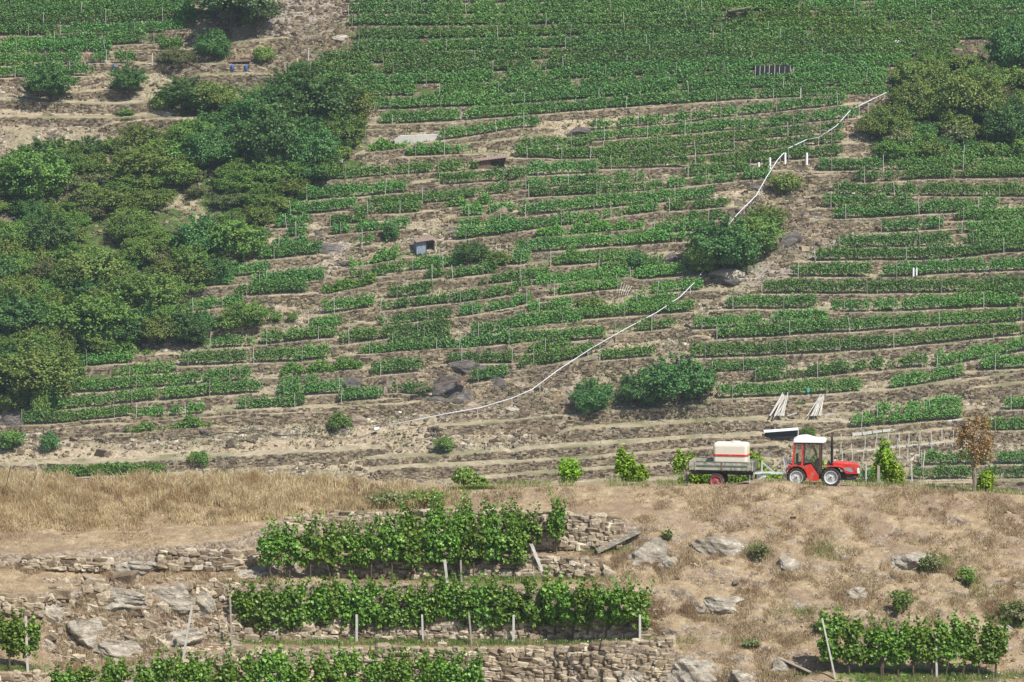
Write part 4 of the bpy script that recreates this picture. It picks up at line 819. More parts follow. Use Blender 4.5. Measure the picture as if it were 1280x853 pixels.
# ------------------------------------------------------------------ sheds and small things on the slope
def shed(u, v, W, D, H, yaw, name, label, wm, rm, rl=.25, door=True, tilt=.12):
    P = hp(u, v); e = empty(name, tuple(P+[0, .2, .1]), yaw, label=label, cat='shed')
    T = MB(); T.box(-W/2, W/2, D-.08, D, -.6, H); T.box(-W/2, -W/2+.08, 0, D, -.6, H); T.box(W/2-.08, W/2, 0, D, -.6, H); x = -W/2; i = 0
    T.build('wall', M[wm], e)
    F_ = MB(); a = W*(.5 if door else 1); n = max(3, int(a/.2)); 
    for k in range(n): x0 = -W/2+a*k/n; F_.box(x0+.005, x0+a/n-.012, -.05-.02*(k % 2), 0, -.6, H-.06)
    F_.build('plank_front', M[wm], e)
    if door:
        F_ = MB(); F_.box(0, .1, -.05, .05, -.5, H); F_.box(W/2-.1, W/2, -.05, .05, -.5, H); F_.box(0, W/2, -.05, .05, H-.22, H-.02); F_.build('door_frame', M['bark'], e)
    R_ = MB(); n = 12
    for k in range(n): # corrugated sheet
        x0 = -W/2-rl+(W+2*rl)*k/n; x1 = x0+(W+2*rl)/n*.55; R_.add([(x0,-.45,H+.02+tilt*(x0)),(x1,-.45,H+.05+tilt*x1),(x1,D+.3,H+.35+tilt*x1),(x0,D+.3,H+.32+tilt*x0),(x0,-.45,H-.03+tilt*x0),(x1,-.45,H+tilt*x1),(x1,D+.3,H+.3+tilt*x1),(x0,D+.3,H+.27+tilt*x0)],[(0,1,2,3),(4,7,6,5),(0,4,5,1),(1,5,6,2),(2,6,7,3),(3,7,4,0)])
        x2 = x0+(W+2*rl)/n; R_.add([(x1,-.45,H+.05+tilt*x1),(x2,-.45,H+.02+tilt*x2),(x2,D+.3,H+.32+tilt*x2),(x1,D+.3,H+.35+tilt*x1)],[(0,1,2,3)])
    R_.build('roof', M[rm], e); return e
M['blue_wood'] = mat_plain('blue_grey_boards', (.22,.27,.33), .85, vs=5, var=.3)
M['brown_wood'] = mat_plain('brown_boards', (.16,.10,.075), .85, vs=4, var=.35)
M['roof_brown'] = mat_plain('roof_sheet', (.27,.20,.165), .8, vs=3, var=.25)
M['tur'] = mat_plain('turquoise', (.05,.42,.42), .5)
M['blue'] = mat_plain('blue_plastic', (.04,.11,.38), .5)
M['concrete'] = mat_plain('concrete', (.50,.48,.44), .9, vs=1.5, var=.15)
shed(613,214,3.6,1.6,1.35,0,'tin_shed','low rusty brown shed with a slanting sheet roof among the patchy rows','brown_wood','roof_brown',.4,True,.12)
shed(532,318,2.3,1.4,1.55,.25,'hut','small blue-grey plank hut with a dark open doorway and earth-covered roof','blue_wood','roof_brown',.12,True,.14)
e = empty('lean_to', tuple(hp(300, 88)+[0,.3,.2]), 0, label='dark low lean-to shelter behind the blue barrels', cat='shelter')
T = MB(); T.box(-1.3,1.3,.9,1,-.4,.9); T.build('wall', M['black'], e); T = MB(); T.add([(-1.5,-.3,.85),(1.4,-.3,1.0),(1.4,1.1,1.2),(-1.5,1.1,1.05),(-1.5,-.3,.8),(1.4,-.3,.95),(1.4,1.1,1.15),(-1.5,1.1,1.0)],[(0,1,2,3),(7,6,5,4),(0,4,5,1),(1,5,6,2),(2,6,7,3),(3,7,4,0)]); T.build('roof', M['brown_wood'], e)  # back wall coloured black to paint the shade inside the lean-to
for x in (-1.2, .2, 1.2): MB().box(x-.05,x+.05,-.2,-.1,-.4,.82).build('post', M['bark'], e)
for u, v, lb in ((291,89,'bright blue barrel at the left of the dark lean-to'),(308,89,'pale blue barrel at the right of the dark lean-to'),(143,89,'small blue barrel beside the top left vine rows')):
    e = MB(); 
    V = []; prof = [(0,0),(.26,0),(.29,.05),(.29,.25),(.305,.28),(.29,.31),(.29,.55),(.305,.58),(.29,.61),(.29,.8),(.25,.87),(0,.88)]; n = 16
    for r_, z in prof: V += [(r_*cos(2*pi*k/n), r_*sin(2*pi*k/n), z) for k in range(n)]
    e.add(V, [(i*n+k, i*n+(k+1)%n, (i+1)*n+(k+1)%n, (i+1)*n+k) for i in range(len(prof)-1) for k in range(n)])
    P = hp(u, v); o = e.build('barrel', M['blue'], smooth=True); o.scale = (.75,.75,.72); o.location = tuple(P+[0,-.5,.15]); tag(o, lb, 'barrel', 'blue barrels')
# concrete slab
P = hp(522,178); e = MB().prism([(-2.9,-.6),(-3.0,.15),(-2.2,.75),(2.4,.9),(3.0,.5),(3.0,-.6)], -.5, 1.2, .08); o = e.build('concrete_slab', M['concrete'], org=None); o.location = tuple(P+[0,.2,.1]); tag(o, 'pale concrete slab set in the slope left under the dense vine block', 'slab')
# piles of white stakes
for u0, v0, n, lb in ((975,522,16,'left pile of white stakes leaning together on the stone terrace'),(1022,522,13,'right pile of white stakes leaning together, with a fallen one')):
    P = hp(u0, v0); e = empty('stake_pile', tuple(P+[0,-.8,.3]), 0, label=lb, cat='stake pile')
    for k in range(n):
        x = rs.uniform(-1.1,.7); q = rs.uniform(1.5,2.7); T = MB().bar((x-.3,-.3+rs.uniform(-.2,.2),0),(x*.25+.55+rs.uniform(-.2,.2),.5,q),.1,.1); T.build('stake', M['post'], e)
    MB().bar((.8,-.5,.05),(1.9,-.6,.35),.14,.14).build('stake', M['post'], e)
for u, v, w_, lb in ((780,372,7,'cluster of leaning grey boards on the bare terrace in mid-slope'),):
    P = hp(u, v); e = empty('board_pile', tuple(P+[0,-.3,.3]), 0, label=lb, cat='boards')
    for k in range(5): x = -.5+.25*k; MB().bar((x-.15,-.1,0),(x+.25+.05*k,.3,1.5-.1*k),.12,.05).build('board', M['planks'], e)
# white-topped board shelter, plank bridge, painted shade of the vine gap etc.
P = hp(976,549); e = empty('low_shelter', tuple(P+[0,-.4,.5]), 0, label='long low shelter with a white top board on the wall above the trailer', cat='shelter')
MB().add([(-2,-.5,.42),(2,-.5,.72),(2,.6,.82),(-2,.6,.52),(-2,-.5,.34),(2,-.5,.64),(2,.6,.74),(-2,.6,.44)],[(0,1,2,3),(7,6,5,4),(0,4,5,1),(1,5,6,2),(2,6,7,3),(3,7,4,0)]).build('top_board', M['white'], e)
MB().prism([(-1.9,-.4),(1.9,-.4),(1.9,.6),(-1.9,.33)], -.1, .5).build('box', M['black'], e); MB().box(1.95,2.05,-.45,-.35,-.4,.95).build('post', M['post'], e)
P = hp(557,497); o = MB().bar((-3.2,0,-.2),(3.2,0,1.1),.9,.12).build('plank', M['brown_wood']); o.location = tuple(P+[-.5,-1.2,1.3]); tag(o, 'long dark slanted plank lying over the big split boulder', 'plank')
P = hp(924,28); o = MB().bar((-1.5,0,0),(1.5,0,.55),.8,.12).build('plank', M['roof_brown']); o.location = tuple(P+[0,-.9,1.5]); tag(o, 'brown plank roof piece sticking out of the dense vine block near the top', 'plank')
P = hp(1010,499); e = empty('turquoise_box', tuple(P+[0,-.3,.4]), 0, label='small turquoise box on a post under the lowest vine row', cat='box'); MB().rbox(-.14,.14,-.14,.14,.45,.9,.03).build('box', M['tur'], e); MB().box(-.03,.03,-.03,.03,-.4,.46).build('post', M['post'], e)
for i, (u, v, h, r_) in enumerate([(948,215,.8,.12),(962,212,1.1,.13),(981,206,1.1,.13),(1008,207,1.2,.14),(1141,346,.7,.12),(1145,345,.6,.1)]):
    pr_ = MB(); V = []; n = 12
    for rr, z in ((0,-.3),(r_,-.3),(r_,h),(r_*.85,h+.03),(0,h+.03)): V += [(rr*cos(2*pi*k/n), rr*sin(2*pi*k/n), z) for k in range(n)]
    pr_.add(V, [(q*n+k, q*n+(k+1)%n, (q+1)*n+(k+1)%n, (q+1)*n+k) for q in range(4) for k in range(n)]); o = pr_.build('white_tube', M['white']); o.location = tuple(hp(u, v)+[0,-.8,.4]); 
    tag(o, ['leftmost of four white tubes under the pipe bend','second from left of four white tubes under the pipe bend','third from left of four white tubes under the pipe bend','tallest and rightmost of four white tubes under the pipe bend','left white tube standing in the right vine block','right white tube standing in the right vine block'][i], 'tube', 'white tubes')
for u, v, s_, lb in ((228,360,.42,'white sack at the edge of the wood'),(218,387,.22,'small white bag below the larger sack'),(1119,58,.5,'whitish sheet lump in the bright vine strip top right'),(471,541,.3,'small pale blue bag at the foot of the pipe'),(500,520,.2,'tiny white bag beside the pipe foot'),(425,205,.5,'white plastic sheet at the right edge of the wood')):
    rock(hp(u, v)+[0,-.6,.5], s_*1.2, s_, s_*.8, int(u), M['white'], 'white_bag', lb, 'bag', nz=.25)
# cream edging blocks right behind the tractor
for pts, lb, wd in (([(1065,546),(1100,541),(1160,534),(1203,526)],'upper pale concrete edging below the two dense rows',.28),([(1070,567),(1120,561),(1175,556)],'lower pale concrete edging among the white stakes',.2)):
    q = polyline(pts, 12); e = empty('concrete_edging', tuple(hp(*pts[1])), label=lb, cat='edging'); og = np.array(e.location)
    for a, b in zip(q[:-1], q[1:]): T = MB().bar(hp(a[0],a[1],.22,-.35)-og, hp(b[0]-1,b[1],.22,-.35)-og, .4, wd*rs.uniform(.8,1.2)); T.build('block', M['concrete'], e)
# small white stakes with young vines
k = 0
for rr, (v0, n) in enumerate([(556,11),(566,12),(577,9)]):
    for j in range(n):
        u = 1052+14*j+rs.uniform(-2,2); v = v0-(u-1050)*.05; e = MB().bar((0,0,-.3),(rs.uniform(-.1,.1),0,rs.uniform(.7,1.1)),.09,.09); o = e.build('stake', M['post']); o.location = tuple(hp(u, v)+[0,-.5,.35])
        tag(o, 'small pale stake in the young planting, %s row, %s from the left' % (['upper','middle','lower'][rr], ORD[j]), 'stake', 'pale stakes of the young planting')
for i, (u, v, h, ln) in enumerate([(1152,592,2.4,.5),(1140,614,3.0,-.25),(1000,134,2.2,.1),(402,137,1.8,.1),(191,86,1.7,.08),(386,76,1.3,.05),(1100,606,2.2,0),(1082,606,2.4,0)]):
    o = MB().bar((0,0,-.3),(ln*.6,0,h),.12,.12).build('wooden_post', M['post']); o.location = tuple(hp(u, v)+[0,-.8,.3]); tag(o, ['thick leaning pale post above the low vine rows behind the tractor','tall leaning pale post at the left end of the lowest right row','pale post near the upper end of the white pipe','tall pale post in the stony gully by the wood','wide pale post below the top left rows','thin pale post at the foot of the stony gully','thin grey post right of the tractor hood','thin grey post just right of the tractor exhaust'][i], 'post')

P = hp(966, 97); e = empty('shaded_gap', tuple(P+[0,-.3,.2]), 0, label='dark gap with bare posts and black panel for shade inside the dense upper vineyard', cat='dark gap')
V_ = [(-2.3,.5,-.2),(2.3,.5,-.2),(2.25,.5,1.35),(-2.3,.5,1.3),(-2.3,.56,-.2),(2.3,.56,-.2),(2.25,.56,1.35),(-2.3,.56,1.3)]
MB().add(V_, [(0,1,2,3),(7,6,5,4),(0,4,5,1),(1,5,6,2),(2,6,7,3),(3,7,4,0)]).build('painted_shade', M['black'], e)  # black sheet behind the posts, painting the shade of the opening
for x in (-2.3,-1.7,-1.1,-.5,.2,.8,1.5,2.2): MB().bar((x,0,-.3),(x+.05,0,rs.uniform(1.2,1.6)),.07,.07).build('post', M['post'] if rs.rand() < .6 else M['post_dark'], e)
for e in HIDE:
    for c in list(e.children): bpy.data.objects.remove(c)
    bpy.data.objects.remove(e)
# ------------------------------------------------------------------ near knoll: stone walls
def fgline(pts, step=8): q = polyline(pts, step); return fg(q[:, 0], q[:, 1])
FGW = [([(362,650),(430,641),(560,640),(690,641),(772,650)],[(362,668),(430,688),(560,688),(690,688),(772,685)],'upper dry-stone wall behind the spiky vines, under the dry grass crest'),
 ([(420,703),(500,697),(600,697),(742,699)],[(420,722),(500,722),(600,722),(742,720)],'low stone wall below the trunks of the upper vine rows'),
 ([(290,766),(430,764),(690,768),(806,772)],[(290,800),(430,799),(690,799),(806,797)],'stone wall behind the trunks of the long middle vine row'),
 ([(285,814),(500,815),(605,815),(700,812),(770,806),(838,803)],[(285,880),(500,882),(605,882),(700,882),(770,880),(838,864)],'tall dry-stone wall at the bottom edge, right of the lowest vines'),
 ([(200,690),(260,689),(328,690)],[(200,711),(260,712),(328,714)],'pale stone wall right of the hollow grey boulder'),([(-60,744),(0,746),(50,750)],[(-60,768),(0,768),(50,770)],'short stone wall above the pair of vines at the left edge'),
 ([(30,698),(80,698),(132,700)],[(30,710),(80,712),(132,714)],'crumbled stone wall left of the hollow grey boulder'),([(-60,841),(0,841),(65,843)],[(-60,880),(0,880),(65,880)],'stone wall below the pair of vines at the left edge'),
 ([(205,812),(240,806),(292,803)],[(205,832),(240,832),(292,832)],'rough stone steps left of the long middle vine row')]
for i, (t, b, lb) in enumerate(FGW):
    qt = polyline(t, 8); bb = np.interp(qt[:, 0], [p[0] for p in b], [p[1] for p in b]); T_ = fg(qt[:, 0], qt[:, 1]); B_ = fg(qt[:, 0], bb)
    crumb = i in (6, 8)
    r = wall_stones(T_, B_, .36, .20 if not crumb else .15, .36, .32, .12)
    r2 = wall_stones(T_, B_, .30, .16, .26, .24, .02)
    r3 = wall_stones(T_, B_, .52, .30, .30, .34, .10); V, F, Rn = join([r, r2, r3]); o = mk('dry_stone_wall', V, F, M['stone_fg'], rnd=Rn, org=tuple(T_[len(T_)//2])); tag(o, lb, 'wall', 'dry-stone walls of the near knoll')

# boulders and outcrops
BO = [(172,708,36,16,0,'large grey boulder with a dark hollow on its left, in the upper left wall'),(896,685,36,19,0,'large grey boulder in the dry grass below the trailer'),(992,706,20,13,-.4,'small pale boulder right of the large one below the trailer'),
 (1138,705,29,14,.15,'grey boulder in the dry grass below the tractor, on the right'),(897,757,34,15,0,'grey brown outcrop in the middle of the dry slope'),(812,692,36,27,.3,'dark lichen-covered outcrop right of the slanted pale slab'),(835,705,14,11,0,'round pale stone at the foot of the lichen-covered outcrop'),
 (872,838,38,28,.1,'big square-cut grey boulder at the bottom edge, centre right'),(925,846,24,16,-.1,'dark grey boulder at the bottom edge right of the square-cut one'),(106,790,32,22,.1,'big rounded boulder on the rocky left slope'),(150,752,38,15,0,'upper left outcrop block on the rocky left slope'),
 (208,745,34,18,.1,'arched outcrop block at the top of the rocky left slope'),(250,752,22,22,.3,'right outcrop block beside the leaning metal pole'),(146,812,40,14,-.1,'low outcrop at the foot of the rocky left slope'),(62,770,20,16,0,'brown outcrop at the left of the rocky left slope'),
 (1072,742,16,10,.2,'small bright white rock in the middle of the dry slope'),(1274,731,7,5,0,'tiny white stone near the right photo edge'),(300,716,44,11,0,'smooth tan rock face below the pale stone wall'),
 (222,798,32,16,.2,'slab-like outcrop left of the leaning metal pole'),
 (1075,768,12,6,.1,'small stone above the right-hand vines'),(800,850,24,12,.0,'pale boulder at the bottom edge left of the square-cut one'),(975,835,16,10,.2,'broken rock at the upper end of the weathered board'),(565,617,4,3,0,'small dark stone on the crest path'),(1255,790,14,8,0,'brown rock at the right photo edge beside the vines'),(40,706,16,8,0,'small rock in the crumbled wall at the upper left'),
 (1055,698,7,4,0,'tiny stone left of the grey boulder below the tractor'),(1000,760,10,6,0,'small stone under the flat stone centre right')]
for i, (u, v, rx, rz, tl, lb) in enumerate(BO):
    P = fg(u, v+rz*.35); s = P[1]/FPX; rx *= 1.12; rz *= 1.22; rock(P+np.array([0, rx*s*.42, -rz*s*.18]), rx*s, rx*s*.75, rz*s*1.15, 300+i, M['rock'], 'boulder' if rx > 15 else 'stone', lb, tilt=tl, planes=13, nz=.2)
P1, P2 = fg(745, 689), fg(799, 663); o = MB().bar(P1+[0,-.1,.02], P2+[0,-.05,.02], .8, .20); o = o.build('stone_slab', M['rock'], org=tuple((P1+P2)/2)); tag(o, 'long pale slanted stone slab at the right end of the upper wall', 'slab')
# small stones everywhere
def scatter_fg(n, u0, u1, v0, v1): u, v = rs.uniform(u0, u1, n), rs.uniform(v0, v1, n); return u, v, fg(u, v)
u, v, P = scatter_fg(5200, -60, 1340, 640, 880); keep = vnoise(u, v, 55, 71, 3) > .5; P = P[keep]; ss = np.exp(rs.normal(-2.75, .55, len(P)))[:, None]*np.array([1.3, 1, .7])
u2, v2, P2 = scatter_fg(1300, 60, 300, 725, 830); s2 = np.exp(rs.normal(-2.1, .5, len(P2)))[:, None]*np.array([1.3, 1, .8])
r = stone_arrays(np.concatenate([P, P2]), np.concatenate([ss, s2]), rs.uniform(-.6, .6, len(P)+len(P2)), .22, .2); o = mk('small_stones', r[0], r[1], M['stone_fg'], rnd=r[2]); tag(o, 'small pale stones strewn over the dry knoll', 'stones', kind='stuff')

# ------------------------------------------------------------------ grass
def mat_grass(name, stops, patch=None, ps=.6):
    m, n, l, p, o = newmat(name); a = n.new('ShaderNodeAttribute'); a.attribute_name = 'rnd'; r = ramp(n, stops); l.new(a.outputs['Fac'], r.inputs[0]); c = r.outputs[0]
    if patch:
        t = noise(n, l, ps, 4, .65, world_pos(n)); rr = ramp(n, [(.45, (0,0,0)), (.6, (1,1,1))]); l.new(t.outputs[0], rr.inputs[0]); c = mixc(n, l, mathn(n, l, 'MULTIPLY', rr.outputs[0], .8), c, patch)
    l.new(c, p.inputs['Base Color']); p.inputs['Roughness'].default_value = .8; p.inputs['Specular IOR Level'].default_value = .2
    tr = n.new('ShaderNodeBsdfTranslucent'); l.new(c, tr.inputs[0]); mx = n.new('ShaderNodeMixShader'); mx.inputs[0].default_value = .3; l.new(p.outputs[0], mx.inputs[1]); l.new(tr.outputs[0], mx.inputs[2]); l.new(mx.outputs[0], o.inputs[0]); return m
M['straw'] = mat_grass('straw', [(0, (.25,.18,.10)), (.4, (.40,.305,.18)), (.8, (.56,.455,.29)), (1, (.72,.62,.44))], (.27,.175,.105), .5)
M['straw_tall'] = mat_grass('straw_tall', [(0, (.38,.28,.14)), (.4, (.58,.465,.265)), (.8, (.72,.61,.40)), (1, (.90,.83,.64))], (.42,.30,.16), .9)
M['green_grass'] = mat_grass('green_grass', [(0, (.07,.13,.03)), (.6, (.15,.23,.05)), (1, (.32,.36,.12))], (.40,.36,.17), 1.)
def blades(P, h, w_, lean=.35):
    n = len(P); a = rs.rand(n)*2*pi; ln = np.abs(rs.normal(0, lean, n))*h; d = np.stack([np.cos(a), np.sin(a), 0*a], 1); b = rs.uniform(-1.2, 1.2, n); sd = np.stack([np.cos(b), np.sin(b), 0*b], 1)*(w_*rs.uniform(.6, 1.4, n))[:, None]/2
    mid = P+d*(ln*.35)[:, None]+np.stack([0*h, 0*h, h*.6], 1); tip = P+d*ln[:, None]+np.stack([0*h, 0*h, h*rs.uniform(.8, 1, n)], 1)
    V = np.stack([P-sd, P+sd, mid+sd*.7, mid-sd*.7, tip], 1); i = np.arange(n)[:, None]*5
    return V.reshape(-1, 3), [i+np.array([[0,1,2,3]]), i+np.array([[3,2,4]])], np.tile(rs.rand(n), 2)
def fgP(u, v):
    P = fg(u, v); return P
fr = []
for (u0, v0, rx, rz, tl_, lb) in BO:
    if rx < 12: continue
    n = int(rx*26); a = rs.uniform(-.3, pi+.3, n); uu_ = u0+np.cos(a)*rx*rs.uniform(.85, 1.35, n); vv_ = v0+rz*.35+np.sin(a)*rz*rs.uniform(.75, 1.25, n); vv_ = np.clip(vv_, 640, 900)
    fr.append(blades(fg(uu_, vv_), rs.uniform(.08, .34, n), .022, .5))
r = join(fr); o = mk('fringe_grass', r[0], r[1], M['straw'], rnd=r[2]); tag(o, 'dry grass tufts growing round the foot of the boulders', 'dry grass', kind='stuff')
# tall dry grass on the crest at the left
u, v = rs.uniform(-80, 575, 150000), 598+rs.beta(1.0, 1.25, 150000)*68
edge = np.interp(u, [-80,0,150,300,420,500,575], [1,1,1,.95,.8,.75,.3]); cl = .5*vnoise(u, v*2, 40, 81, 4)+.5*vnoise(u, v*2.4, 11, 82, 3); k = (rs.rand(len(u)) < edge*np.clip((cl-.33)*4, .10, 1)) & (v < np.interp(u, [-80,150,300,430,560], [668,664,655,640,632])) & (v > np.interp(u, SK, SV[:, 0])-2)
u, v, cl = u[k], v[k], cl[k]; P = fgP(u, v); pl = rs.rand(len(u)) < .05*np.clip(vnoise(u, v, 18, 83, 2)*4-1.4, 0, 3); h = (.14+1.0*np.clip(cl-.28, 0, 1))*np.where(pl, 1.35, 1.)*rs.uniform(.5, 1.25, len(u))*np.interp(v, [600,640,668], [1.25,1.,.35])*np.interp(u, [-80,300,560,580], [1.15,1.,.75,.4])
r = blades(P, h, .022, .45); o = mk('tall_dry_grass', r[0], r[1], M['straw_tall'], rnd=r[2]); tag(o, 'tall straw-coloured grass covering the left crest of the knoll', 'dry grass', kind='stuff')
# short dry grass
N = 620000; u, v = rs.uniform(-60, 1340, N), rs.uniform(600, 870, N); cr = np.interp(u, SK, SV[:, 0]); kk = np.zeros(N, bool)
Tt = np.stack([np.interp(u, SK, ST[:, j]) for j in range(NS)], 1); Vt = np.stack([np.interp(u, SK, SV[:, j]) for j in range(NS)], 1); seg = np.clip((Vt < v[:, None]).sum(1), 1, NS-1); th = Tt[np.arange(N), seg]
cl = .6*vnoise(u, v*1.6, 34, 91, 4)+.4*vnoise(u, v*1.8, 9, 92, 2); pr = np.clip((cl-.36)*4.5, .08, 1)*np.where(th > 55, .12, np.where(th < 16, .8, 1.)); kk = (rs.rand(N) < pr) & (v > cr)
u, v, th, cl = u[kk], v[kk], th[kk], cl[kk]; P = fgP(u, v); h = (.04+.34*np.clip(cl-.36, 0, 1))*rs.uniform(.5, 1.6, len(u))*np.where(th < 16, .6, 1.1); P[:, 2] -= .02
r = blades(P, h, .02, .9); o = mk('short_dry_grass', r[0], r[1], M['straw'], rnd=r[2]); tag(o, 'short cropped straw-coloured grass over the whole knoll', 'dry grass', kind='stuff')
# grass behind the crest, round the wheels
n = 12000; u = rs.uniform(560, 1340, n); u = u[vnoise(u, u*0, 40, 95, 3) > .42]; n = len(u); bk = rs.uniform(.2, 9, n); a_, _ = ratios(u, 600); z0 = np.interp(u, SK, ratios(0, SV[:, 0])[1]*YC); zz = z0+np.interp(bk, [q[0] for q in back], [q[1] for q in back])
P = np.stack([a_*YC, YC+bk, zz], 1); P = P[(bk < 2) | (bk > 4.8)]; r = blades(P, rs.uniform(.1, .32, len(P)), .022, .5); o = mk('verge_grass', r[0], r[1], M['green_grass'], rnd=r[2]); tag(o, 'green and yellow grass along the track round the tractor wheels', 'grass', kind='stuff')
G_ = [(550,802,270,4.,16000),(620,724,110,3,4000),(470,703,70,3,2500),(1150,846,130,5,9000),(15,837,35,3,1500),(515,622,50,8,5000),(585,600,28,10,2500),(755,688,30,5,1200),(1030,690,26,12,700),(945,690,14,8,900),(1165,705,24,9,1400),(1000,765,30,8,700),(1080,792,30,10,800),(1215,735,40,14,900),(1270,770,24,14,2000),(310,622,80,10,500),(1040,835,8,12,700)]
L = []
for (a, b, ru, rv, n) in G_:
    uu_, vv_ = rs.normal(a, ru*.55, n), rs.normal(b, rv*.6, n); vv_ = np.maximum(vv_, np.interp(uu_, SK, SV[:, 0])+1); P = fgP(uu_, vv_); L.append(blades(P, rs.uniform(.08, .24, n), .022, .5))
r = join(L); o = mk('green_grass', r[0], r[1], M['green_grass'], rnd=r[2]); tag(o, 'thin green grass strips under the near vines and in patches on the dry slope', 'grass', kind='stuff')
n = 260; uu_, vv_ = rs.uniform(300, 800, n), rs.uniform(799, 806, n); P = fgP(uu_, vv_)+[0, 0, .12]; n2 = 70; P2 = fgP(rs.uniform(1060, 1270, n2), rs.uniform(843, 850, n2))+[0, 0, .12]
r = leaf_arrays(np.concatenate([P, P2]), .05, 1.); o = mk('tiny_white_flowers', r[0], r[1], M['white'], rnd=r[2]); tag(o, 'tiny white flowers dotted in the green strips under the near vines', 'flowers', kind='stuff')

# ------------------------------------------------------------------ near grapevines
def vine_proto(seed, w_=1.05, h0=.75, h1=2.25, n=1250, mat='vine', size=.115, spiky=.55, dep=.26):
    r_ = np.random.RandomState(seed); e = bpy.data.objects.new('grapevine', None); C.objects.link(e); e.location = (0, 0, -500); HIDE2.append(e)
    nl = 17; P = []; O = []
    for k in range(nl):
        c = np.array([r_.uniform(-.5, .5)*w_*.72, r_.uniform(-.5, .5)*dep, r_.uniform(h0+.2, h1-.22)]); rr = np.array([.27, .25, .28])*r_.uniform(.75, 1.2); m = n//nl
        q = r_.normal(size=(m, 3)); q /= np.linalg.norm(q, axis=1)[:, None]; P.append(c+q*rr*(r_.uniform(.3, 1, m)**.5)[:, None]); O.append(q)
    for k in range(int(4+spiky*8)):   # upright shoots
        x = r_.uniform(-.5, .5)*w_; z = h1-.3; L_ = r_.uniform(.2, .65)*(1+spiky); m = 16; t = r_.rand(m); P.append(np.stack([x+t*r_.uniform(-.2, .2)+r_.normal(0, .06, m), r_.normal(0, .07, m), z+t*L_], 1)); O.append(r_.normal(size=(m, 3))*.6)
    for k in range(3):                # hanging shoots
        x = r_.uniform(-.5, .5)*w_; m = 12; t = r_.rand(m); P.append(np.stack([x+r_.normal(0, .06, m), -.12+r_.normal(0, .07, m), h0+.1-t*r_.uniform(.1, .4)], 1)); O.append(r_.normal(size=(m, 3))*.6)
    V, F, Rn = leaf_arrays(np.concatenate(P), size, .35, True, out=np.concatenate(O)*.8); mk('foliage', V, F, M[mat], e, Rn)
    T = MB(); a = r_.uniform(-.1, .1); T.tube([(0, 0, -.25), (a*.6, .02, .25), (-a*.4, 0, .55), (a, 0, h0+.2)], [.05, .042, .04, .035], 7)
    for s in (-1, 1): T.tube([(a, 0, h0+.15), (s*.25, .02, h0+.32), (s*.48, 0, h0+.4)], [.03, .024, .015], 6)
    T.build('trunk', M['bark'], e); return e
HIDE2 = []
VP = [vine_proto(500+i) for i in range(6)]; VS = [vine_proto(520+i, .95, .85, 2.2, 1050, spiky=1.2) for i in range(4)]
def vine(P, protos, label, group, sc=(1, 1, 1)):
    c = copy_tree(protos[rs.randint(len(protos))], tuple(P), rs.choice([0, pi])+rs.uniform(-.15, .15), sc); c['label'] = label; c['category'] = 'grapevine'; c['group'] = group; return c
def vrow(us, vb, protos, H, phrase, group, wv=1.):
    for i, u in enumerate(us):
        b = vb if not hasattr(vb, '__call__') else vb(u); P = fg(u, b); s = P[1]/FPX; k = H(u)*s/2.55 if hasattr(H, '__call__') else H*s/2.55
        vine(P+[0, rs.uniform(-.1, .1), -.02], protos, 'grapevine, %s from the left in %s' % (ORD[i], phrase), group, (rs.uniform(.92, 1.1)*wv, 1., k*rs.uniform(.86, 1.1)))
J = lambda a, b, st: [a+st*i+rs.uniform(-2.5, 2.5) for i in range(int((b-a)/st)+1)]
vrow(J(305, 800, 21.5), 801, VP, 78, 'the long middle row', 'grapevines of the long middle row', 1.02)
vrow([338,362,388,412,441,464,490,514,542,566,592,618,644], lambda u: np.interp(u, [330,350,430,660], [727,727,726,725]), VS, lambda u: np.interp(u, [330,460,490,660], [64,66,74,72]), 'the row below the upper wall', 'grapevines of the row below the upper wall')
vrow([510,545,580,612,642,664], 694, VS, 60, 'the spiky row against the upper wall', 'grapevines of the spiky upper row', .95)
lv = vine(fg(695, 693), VS, 'lone slim grapevine standing right of the spiky upper row', 'grapevines of the spiky upper row', (.75, .9, .95))
vrow(J(78, 602, 22.), lambda u: 893, VP, lambda u: np.interp(u, [70,150,250,600], [64,72,80,80]), 'the lowest row at the bottom edge', 'grapevines of the lowest row')
vrow(J(1040, 1262, 20.5), 847, VP, lambda u: np.interp(u, [1030,1060,1200,1270], [84,74,82,72]), 'the right-hand row', 'grapevines of the right-hand row', 1.02)
vrow([12,35], 838, VP, 76, 'the pair at the left photo edge', 'grapevines at the left photo edge', 1.)
vrow([1062,1120,1170,1215,1262], 893, VP, 42, 'the low leaves peeping over the bottom right edge', 'grapevines cut by the bottom right edge')
def npost(a, b, w_, lb, dy=-.05, mat='post'):
    P = fg(*a); s = P[1]/FPX; Q = P+np.array([(b[0]-a[0])*s, 0, (a[1]-b[1])*s*1.01]); d = Q-P; o = MB().bar(-d*.1, d, w_, w_).build('vineyard_post', M[mat]); o.location = tuple(P+[0, dy, 0]); tag(o, lb, 'post')
for i, u in enumerate([446,529,642,800]): npost((u,803), (u+rs.uniform(-2,2),768), .10 if i != 1 else .08, 'concrete post in the long middle vine row, %s from the left' % ORD[i])
npost((590,806), (586,765), .07, 'thin dark post in the long middle vine row', mat='post_dark')
npost((559,728), (556,700), .12, 'concrete post left of the leaning one in the upper rows'); npost((577,727), (576,700), .08, 'thin post right beside the concrete post of the upper rows', mat='post_dark'); npost((681,722), (664,680), .13, 'thick leaning pale post at the right end of the upper rows', mat='planks')
npost((1045,852), (1027,772), .07, 'leaning metal post at the left end of the right-hand row'); npost((1171,848), (1169,790), .09, 'concrete post in the middle of the right-hand row'); npost((1103,846), (1102,812), .16, 'short thick dark post in the right-hand row', mat='bark')
